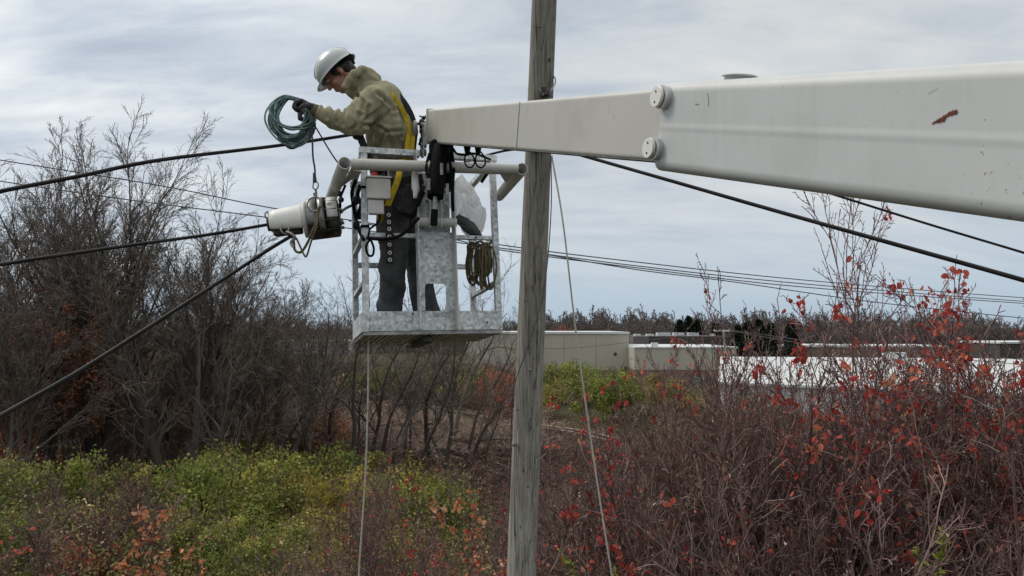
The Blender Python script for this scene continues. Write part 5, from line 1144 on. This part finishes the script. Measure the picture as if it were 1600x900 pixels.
fwd = CD(Vector((-.70, -.05, -.71)).normalized()); rgt = CD(Vector((-.05, .998, -.02))); up_ = rgt.cross(fwd); 
if up_.z < 0: up_ = -up_
side = fwd.cross(up_).normalized(); up_ = side.cross(fwd).normalized()
HX = Matrix((tuple(fwd), tuple(side), tuple(up_))).transposed()           # x forward, y sideways, z crown
def H(x, y, z): return hc + HX @ Vector((x, y, z))
bd = Blob()
bd.ball(H(-.01, 0, .03), (.092, .074, .092), HX, 3).ball(H(.03, 0, -.035), (.062, .056, .075), HX, 3).ball(H(.058, 0, -.085), (.026, .028, .022), HX).limb(H(-.03, .045, -.06), H(.05, .02, -.092), .022, .017).limb(H(-.03, -.045, -.06), H(.05, -.02, -.092), .022, .017)
bd.limb(H(.088, 0, .02), H(.112, 0, -.022), .010, .014).ball(H(.113, 0, -.024), (.012, .016, .010), HX).ball(H(.082, 0, .033), (.016, .045, .010), HX)
bd.ball(H(.090, 0, -.052), (.011, .024, .006), HX).ball(H(.088, 0, -.064), (.011, .021, .007), HX)
for sg_ in (-1, 1):
    bd.ball(H(-.012, .075 * sg_, -.012), (.017, .008, .030), HX).ball(H(-.006, .072 * sg_, -.03), (.010, .008, .012), HX).ball(H(.075, .032 * sg_, .008), .013).ball(H(.06, .045 * sg_, -.03), .022)
bd.limb(H(-.03, 0, -.05), neckb, .053, .062)
bd.limb(neckb, chest, .075, .13).limb(chest, waist, .13, .125).limb(waist, pel, .125, .13).limb(shL, shR, .055, .055).limb(shL, chest, .06, .11).limb(shR, chest, .06, .11)
for sh, el, wr in ((shL, elbL, wrL), (shR, elbR, wrR)): bd.limb(sh, el, .052, .038).limb(el, wr, .038, .026)
for hp, kn, an, ft in ((hipL, kneL, ankL, floorL), (hipR, kneR, ankR, floorR)):
    bd.limb(hp, kn, .085, .055).limb(kn, an, .052, .038); bd.limb(an - Vector((0, 0, .04)), ft + Vector((-.12, -.03, .035)), .036, .030)
def hand(bb, wr, d_out, dn, r=.0, grip=True):
    """gloved hand: palm from the wrist, four fingers curled down round the rope, thumb from the palm side"""
    f = d_out.normalized(); sdv = dn.cross(f).normalized(); dn = f.cross(sdv).normalized() * (-1 if f.cross(sdv).dot(dn) < 0 else 1)
    pc = wr + f * .05
    for k in range(4):
        o_ = (k - 1.5) * .019; kn_ = wr + f * .088 + sdv * o_; ln_ = (.036, .040, .038, .030)[k]
        bb.limb(wr + f * .015 + sdv * o_ * .7, kn_, .014 + r, .0115 + r)
        a_ = kn_ + (f * .75 + dn * .65).normalized() * ln_; b2 = a_ + (f * -.1 + dn).normalized() * ln_ * .75; c2 = b2 + (-f + dn * .35).normalized() * ln_ * .6
        bb.limb(kn_, a_, .0105 + r, .0095 + r).limb(a_, b2, .0095 + r, .0088 + r).limb(b2, c2, .0088 + r, .0078 + r)
    th0 = wr + f * .03 - sdv * .030; th1 = th0 + (f * .6 + dn * .6 - sdv * .5).normalized() * .036; th2 = th1 + (f * .5 + dn * .85 + sdv * .2).normalized() * .03
    bb.limb(wr + f * .015 - sdv * .012, th0, .017 + r, .014 + r).limb(th0, th1, .0135 + r, .011 + r).limb(th1, th2, .011 + r, .009 + r)
dL = CD(Vector((-.80, .05, .45))); dR = CD(Vector((-.9, -.35, .05))); dnv = CD(Vector((-.35, -.1, -.9)))
hand(bd, wrL, dL, dnv); hand(bd, wrR, dR, dnv)
bd.make('body', M['skin'], person, .0075, 3)
gl = Blob(); gl.limb(wrL - dL.normalized() * .03, wrL + dL.normalized() * .02, .033, .029); hand(gl, wrL, dL, dnv, .0035); gl.make('glove', M['glove'], person, .005, 2)
gl = Blob(); gl.limb(wrR - dR.normalized() * .03, wrR + dR.normalized() * .02, .033, .029); hand(gl, wrR, dR, dnv, .0035); gl.make('glove', M['glove'], person, .005, 2)
# hooded sweatshirt
CREASE = [((575, 166), (572, 184), (563, 200)), ((572, 186), (588, 176), (602, 160)), ((570, 196), (590, 190), (612, 172)), ((601, 206), (594, 222), (587, 240)), ((580, 204), (581, 222), (578, 238)), ((604, 204), (612, 222), (616, 242)), ((588, 196), (606, 206), (628, 204)),
          ((531, 168), (537, 180), (536, 194)), ((520, 170), (526, 180), (527, 190)), ((546, 160), (536, 168), (526, 171)), ((550, 202), (560, 192), (563, 178)), ((508, 168), (511, 176), (510, 184)), ((560, 150), (566, 160), (567, 172)), ((622, 168), (630, 190), (628, 214)), ((590, 146), (604, 156), (616, 172))]
def crease(wv):
    q = wv - Vector((0, 0, CAMZ)); yy = q.y * CT + q.z * ST; zz = -q.y * ST + q.z * CT
    px = 800 + q.x / yy * F; py = 450 - zz / yy * F; px += noise.noise(wv * 16) * 3.5; r_ = 0
    for pl_ in CREASE:
        dm = 1e9
        for (x0, y0), (x1, y1) in zip(pl_[:-1], pl_[1:]):
            dx, dy = x1 - x0, y1 - y0; t = max(0, min(1, ((px - x0) * dx + (py - y0) * dy) / (dx * dx + dy * dy))); dm = min(dm, math.hypot(px - x0 - t * dx, py - y0 - t * dy))
        if dm < 10: r_ += -.015 * math.exp(-(dm / 2.3) ** 2) + .006 * math.exp(-((dm - 5.5) / 2.5) ** 2)
    return r_
def wr_fold(c):
    w_ = c + person.location
    def seg(a_, b_):
        ab = b_ - a_; t = max(0, min(1, (w_ - a_).dot(ab) / ab.length_squared)); return t, (w_ - (a_ + ab * t)).length
    t1, d1 = seg(elbL, wrL); t2, d2 = seg(shL, elbL); t3, d3 = seg(waist, chest)
    nz = noise.noise(c * 11) * .25 + noise.noise(c * 31) * .12
    r_ = nz * .004 + crease(w_)
    rd_ = 1 - 2.2 * abs(noise.noise(Vector((c.x * 15 + c.z * 6, c.y * 9, c.z * 11))))
    if d1 < .085: r_ += max(-.4, rd_) * .005 + math.sin(t1 * 30 + nz * 16) * .0015
    elif d2 < .095: r_ += max(-.4, rd_) * .006 * (.4 + t2)
    else: r_ += .4 * max(-.4, 1 - 7 * abs(noise.noise(Vector((c.x * 8 + c.z * 5, c.y * 5, c.z * 3.5 - c.x * 6))))) * .0065
    return r_
hd = Blob()
hd.limb(J(580, 152, 4.46), chest, .115, .150).limb(chest, J(610, 228, 4.56), .152, .155).limb(J(610, 228, 4.56), J(616, 262, 4.58), .152, .145)
hd.limb(J(600, 158, 4.46), J(622, 205, 4.49), .13, .135).limb(J(590, 158, 4.40), J(608, 200, 4.42), .11, .12)
for dd_ in (-.10, .10): hd.limb(J(588, 160, 4.48 + dd_), J(610, 230, 4.56 + dd_ * .8), .095, .11)
hd.limb(shL, J(590, 160, 4.4), .085, .11).limb(shR, J(590, 156, 4.55), .085, .11)
hd.limb(shL, elbL, .088, .068).limb(elbL, J(520, 186, 4.23), .068, .060).limb(J(520, 186, 4.23), J(500, 176, 4.24), .058, .042)
hd.ball(J(558, 194, 4.23), .068)
hd.limb(shR, elbR, .082, .068).limb(elbR, wrR, .064, .042)
hd.make('sweatshirt', M['hoodie'], person, .008, 16, foldfn=wr_fold)
wb_ = Blob(); wb_.limb(J(611, 262, 4.57), J(616, 270, 4.575), .146, .143); wb_.make('waistband', M['hoodin'], person, .009, 3)
cf = Blob(); cf.limb(J(499, 176, 4.24), J(494, 173, 4.24), .042, .040); cf.make('cuff', M['hoodin'], person, .006, 2)
# lowered hood: thick folded roll round the nape
hh = Blob()
ring = [(540, 134, 4.33), (552, 117, 4.33), (565, 109, 4.38), (578, 112, 4.45), (588, 121, 4.5), (580, 116, 4.58), (566, 112, 4.62), (550, 122, 4.62)]
rg_ = curve_pts([J(*q) for q in ring], 4)
for i in range(len(rg_) - 1): hh.limb(rg_[i], rg_[i + 1], .026, .026)
hh.limb(J(550, 141, 4.44), J(562, 142, 4.46), .045, .072).limb(J(550, 141, 4.50), J(562, 142, 4.50), .045, .072)
hh.limb(J(566, 118, 4.42), J(591, 130, 4.43), .048, .026).limb(J(566, 118, 4.52), J(591, 129, 4.52), .048, .026).limb(J(560, 122, 4.47), J(588, 122, 4.47), .05, .034).limb(J(552, 134, 4.42), J(580, 134, 4.44), .045, .05).limb(J(552, 134, 4.52), J(580, 134, 4.52), .045, .05)
hh.make('hood', M['hoodie'], person, .007, 3, foldfn=lambda c: math.sin((c.x * .6 + c.z) * 90) * .0025 + noise.noise(c * 25) * .004)
# trousers
def tr_fold(c): return max(-.6, 1 - 4 * abs(noise.noise(Vector((c.x * 7, c.y * 7, c.z * 4 + c.x * 4))))) * .010 + noise.noise(c * 24) * .003
tr = Blob(); tr.limb(J(616, 262, 4.57), pel, .132, .145)
for hp, kn, an in ((hipL, kneL, ankL), (hipR, kneR, ankR)): tr.limb(hp, kn, .112, .088).limb(kn, kn.lerp(an, .75), .086, .085).limb(kn.lerp(an, .75), an - Vector((0, 0, .02)), .085, .082)
tr.make('trousers', M['trousers'], person, .009, 3, foldfn=tr_fold)
for an, ft in ((ankL, floorL), (ankR, floorR)):
    bt_ = Blob(); bt_.limb(an + Vector((.01, 0, .02)), ft + Vector((.01, 0, .06)), .055, .055).limb(ft + Vector((.02, 0, .045)), ft + Vector((-.13, -.04, .038)), .045, .042).limb(ft + Vector((.04, .01, .03)), ft + Vector((-.13, -.04, .028)), .03, .028); bt_.make('boot', M['boots'], person, .007, 2)
# harness
def ribbon(pts, wdir, wd, th, name, m, off=0.0):
    P = curve_pts(pts, 6); mb = MB(); vs = []
    for i, p in enumerate(P):
        t = (P[min(i + 1, len(P) - 1)] - P[max(i - 1, 0)]).normalized(); w_ = (Vector(wdir) - t * Vector(wdir).dot(t)).normalized() * wd; n_ = t.cross(w_).normalized() * th
        vs += [p - w_ - n_, p + w_ - n_, p + w_ + n_, p - w_ + n_]
    for i in range(len(P) - 1):
        for k in range(4): mb.add([vs[i * 4 + k], vs[i * 4 + (k + 1) % 4], vs[i * 4 + 4 + (k + 1) % 4], vs[i * 4 + 4 + k]], [(0, 1, 2, 3)])
    return mb.build(name, m, person, weld=True)
hn_y = [(604, 141, 4.36), (616, 152, 4.355), (627, 168, 4.36), (635, 186, 4.375), (638, 205, 4.385), (636, 225, 4.39), (633, 250, 4.40)]
ribbon([J(*q) for q in hn_y], (1, 0, -.2), .013, .004, 'harness_strap', M['yellow'])
ribbon([J(641, 196, 4.39), J(643, 215, 4.40), J(640, 250, 4.41)], (1, 0, 0), .022, .004, 'harness_strap', M['yellow'])
ribbon([J(x + 9, y + 1, d + .05) for x, y, d in hn_y], (1, .3, -.3), .022, .004, 'harness_strap', M['webbing'])
ribbon([J(x + 11, y + 4, d + .10) for x, y, d in hn_y], (.3, 1, -.3), .022, .004, 'harness_strap', M['yellow'])
ribbon([J(*q) for q in [(560, 206, 4.31), (566, 222, 4.29), (574, 240, 4.28), (584, 262, 4.28)]], (1, 0, .3), .022, .004, 'harness_strap', M['webbing'])
MB().ell(J(557, 210, 4.33), (.028, .03, .034)).build('harness_pad', M['webbing'], person)
MB().ell(J(648, 200, 4.4), (.02, .03, .05)).build('harness_buckle', M['steel'], person)
# hip belt, leg straps, tool pouch
belt = [(585, 282, 4.30), (600, 286, 4.22), (620, 287, 4.21), (640, 284, 4.24), (660, 280, 4.34)]
ribbon([J(*q) for q in belt], (0, 0, 1), .033, .006, 'tool_belt', M['webbing'])
ribbon([J(*q) for q in [(596, 270, 4.22), (604, 290, 4.215), (620, 318, 4.22), (640, 338, 4.24), (652, 318, 4.24), (660, 290, 4.26)]], (1, 0, .3), .020, .006, 'leg_strap', M['webbing'])
ribbon([J(*q) for q in [(627, 250, 4.27), (622, 280, 4.20), (612, 305, 4.20), (604, 325, 4.22), (592, 345, 4.27)]], (1, 0, .4), .018, .005, 'leg_strap', M['yellow'])
MB().box((-.05, -.03, -.09), (.05, .04, .09), Matrix.Translation(J(640, 312, 4.22)) @ Matrix.Rotation(.3, 4, 'Y')).build('tool_pouch', M['webbing'], person, bev=.02)
MB().box((-.035, -.025, -.04), (.045, .03, .04), Matrix.Translation(J(594, 272, 4.24))).build('radio', M['black'], person, bev=.01)
# hair
ha = Blob(); ha.ball(H(-.022, 0, .035), (.093, .080, .088), HX, 3).ball(H(-.055, 0, -.02), (.052, .066, .062), HX, 3)
for sg_ in (-1, 1): ha.ball(H(.005, .062 * sg_, .018), (.04, .018, .034), HX).ball(H(.004, .070 * sg_, -.012), (.010, .008, .022), HX)
ha.make('hair', M['hair'], person, .006, 2, foldfn=lambda c: noise.noise(c * 60) * .004)
for sg_ in (-1, 1):
    MB().ell(H(.0835, .032 * sg_, .010), (.008, .008, .008)).build('eye', M['box'], person)
    MB().ell(H(.088, .033 * sg_, .026), (.006, .016, .004), HX).build('eyebrow', M['hair'], person)
# hard hat: shell, brim, ridge
def hat():
    mb = MB(); na, nv = 40, 12; vs = []; fs = []
    def ringp(r, z, k=1.0, fwdx=0.0):
        out = []
        for i in range(na):
            an = 2 * math.pi * i / na; x = math.cos(an) * (.140 * r) ; y = math.sin(an) * .113 * r; x += fwdx * max(0, math.cos(an)) ** 2
            out.append(H(-.006 + x, y, z))
        return out
    prof = [(math.sin(math.pi / 2 * j / nv), .045 + .112 * math.cos(math.pi / 2 * j / nv)) for j in range(nv + 1)]
    rings = [ringp(max(r, .02), z) for r, z in prof] + [ringp(1.01, .030), ringp(1.06, .024, 1, .03), ringp(1.07, .021, 1, .032), ringp(1.055, .019, 1, .028), ringp(.98, .026)] + [ringp(max(r * .965, .02), z - .005) for r, z in prof[::-1]]
    for r in rings: vs += r
    for j in range(len(rings) - 1):
        for i in range(na): fs.append((j * na + i, j * na + (i + 1) % na, (j + 1) * na + (i + 1) % na, (j + 1) * na + i))
    mb.add(vs, fs, True); mb.add(rings[0], [tuple(range(na))]); return mb
ht = hat().build('hard_hat', M['helmet'], person)
rd = MB(); P = []
for q in range(17):
    t = -math.pi / 2 * .8 + q / 16 * math.pi * .8; P.append(H(-.006 + math.sin(t) * .141, 0, .045 + .114 * math.cos(t)))
rd.tube(P, [.004] + [.009] * 15 + [.004], 8); sub(rd, 'ridge', M['helmet'], ht, person)
sub(MB().box((-.10, -.08, -.02), (.0, .08, -.008), Matrix.Translation(H(-.03, 0, .03)) @ HX.to_4x4()), 'suspension', M['black'], ht, person)
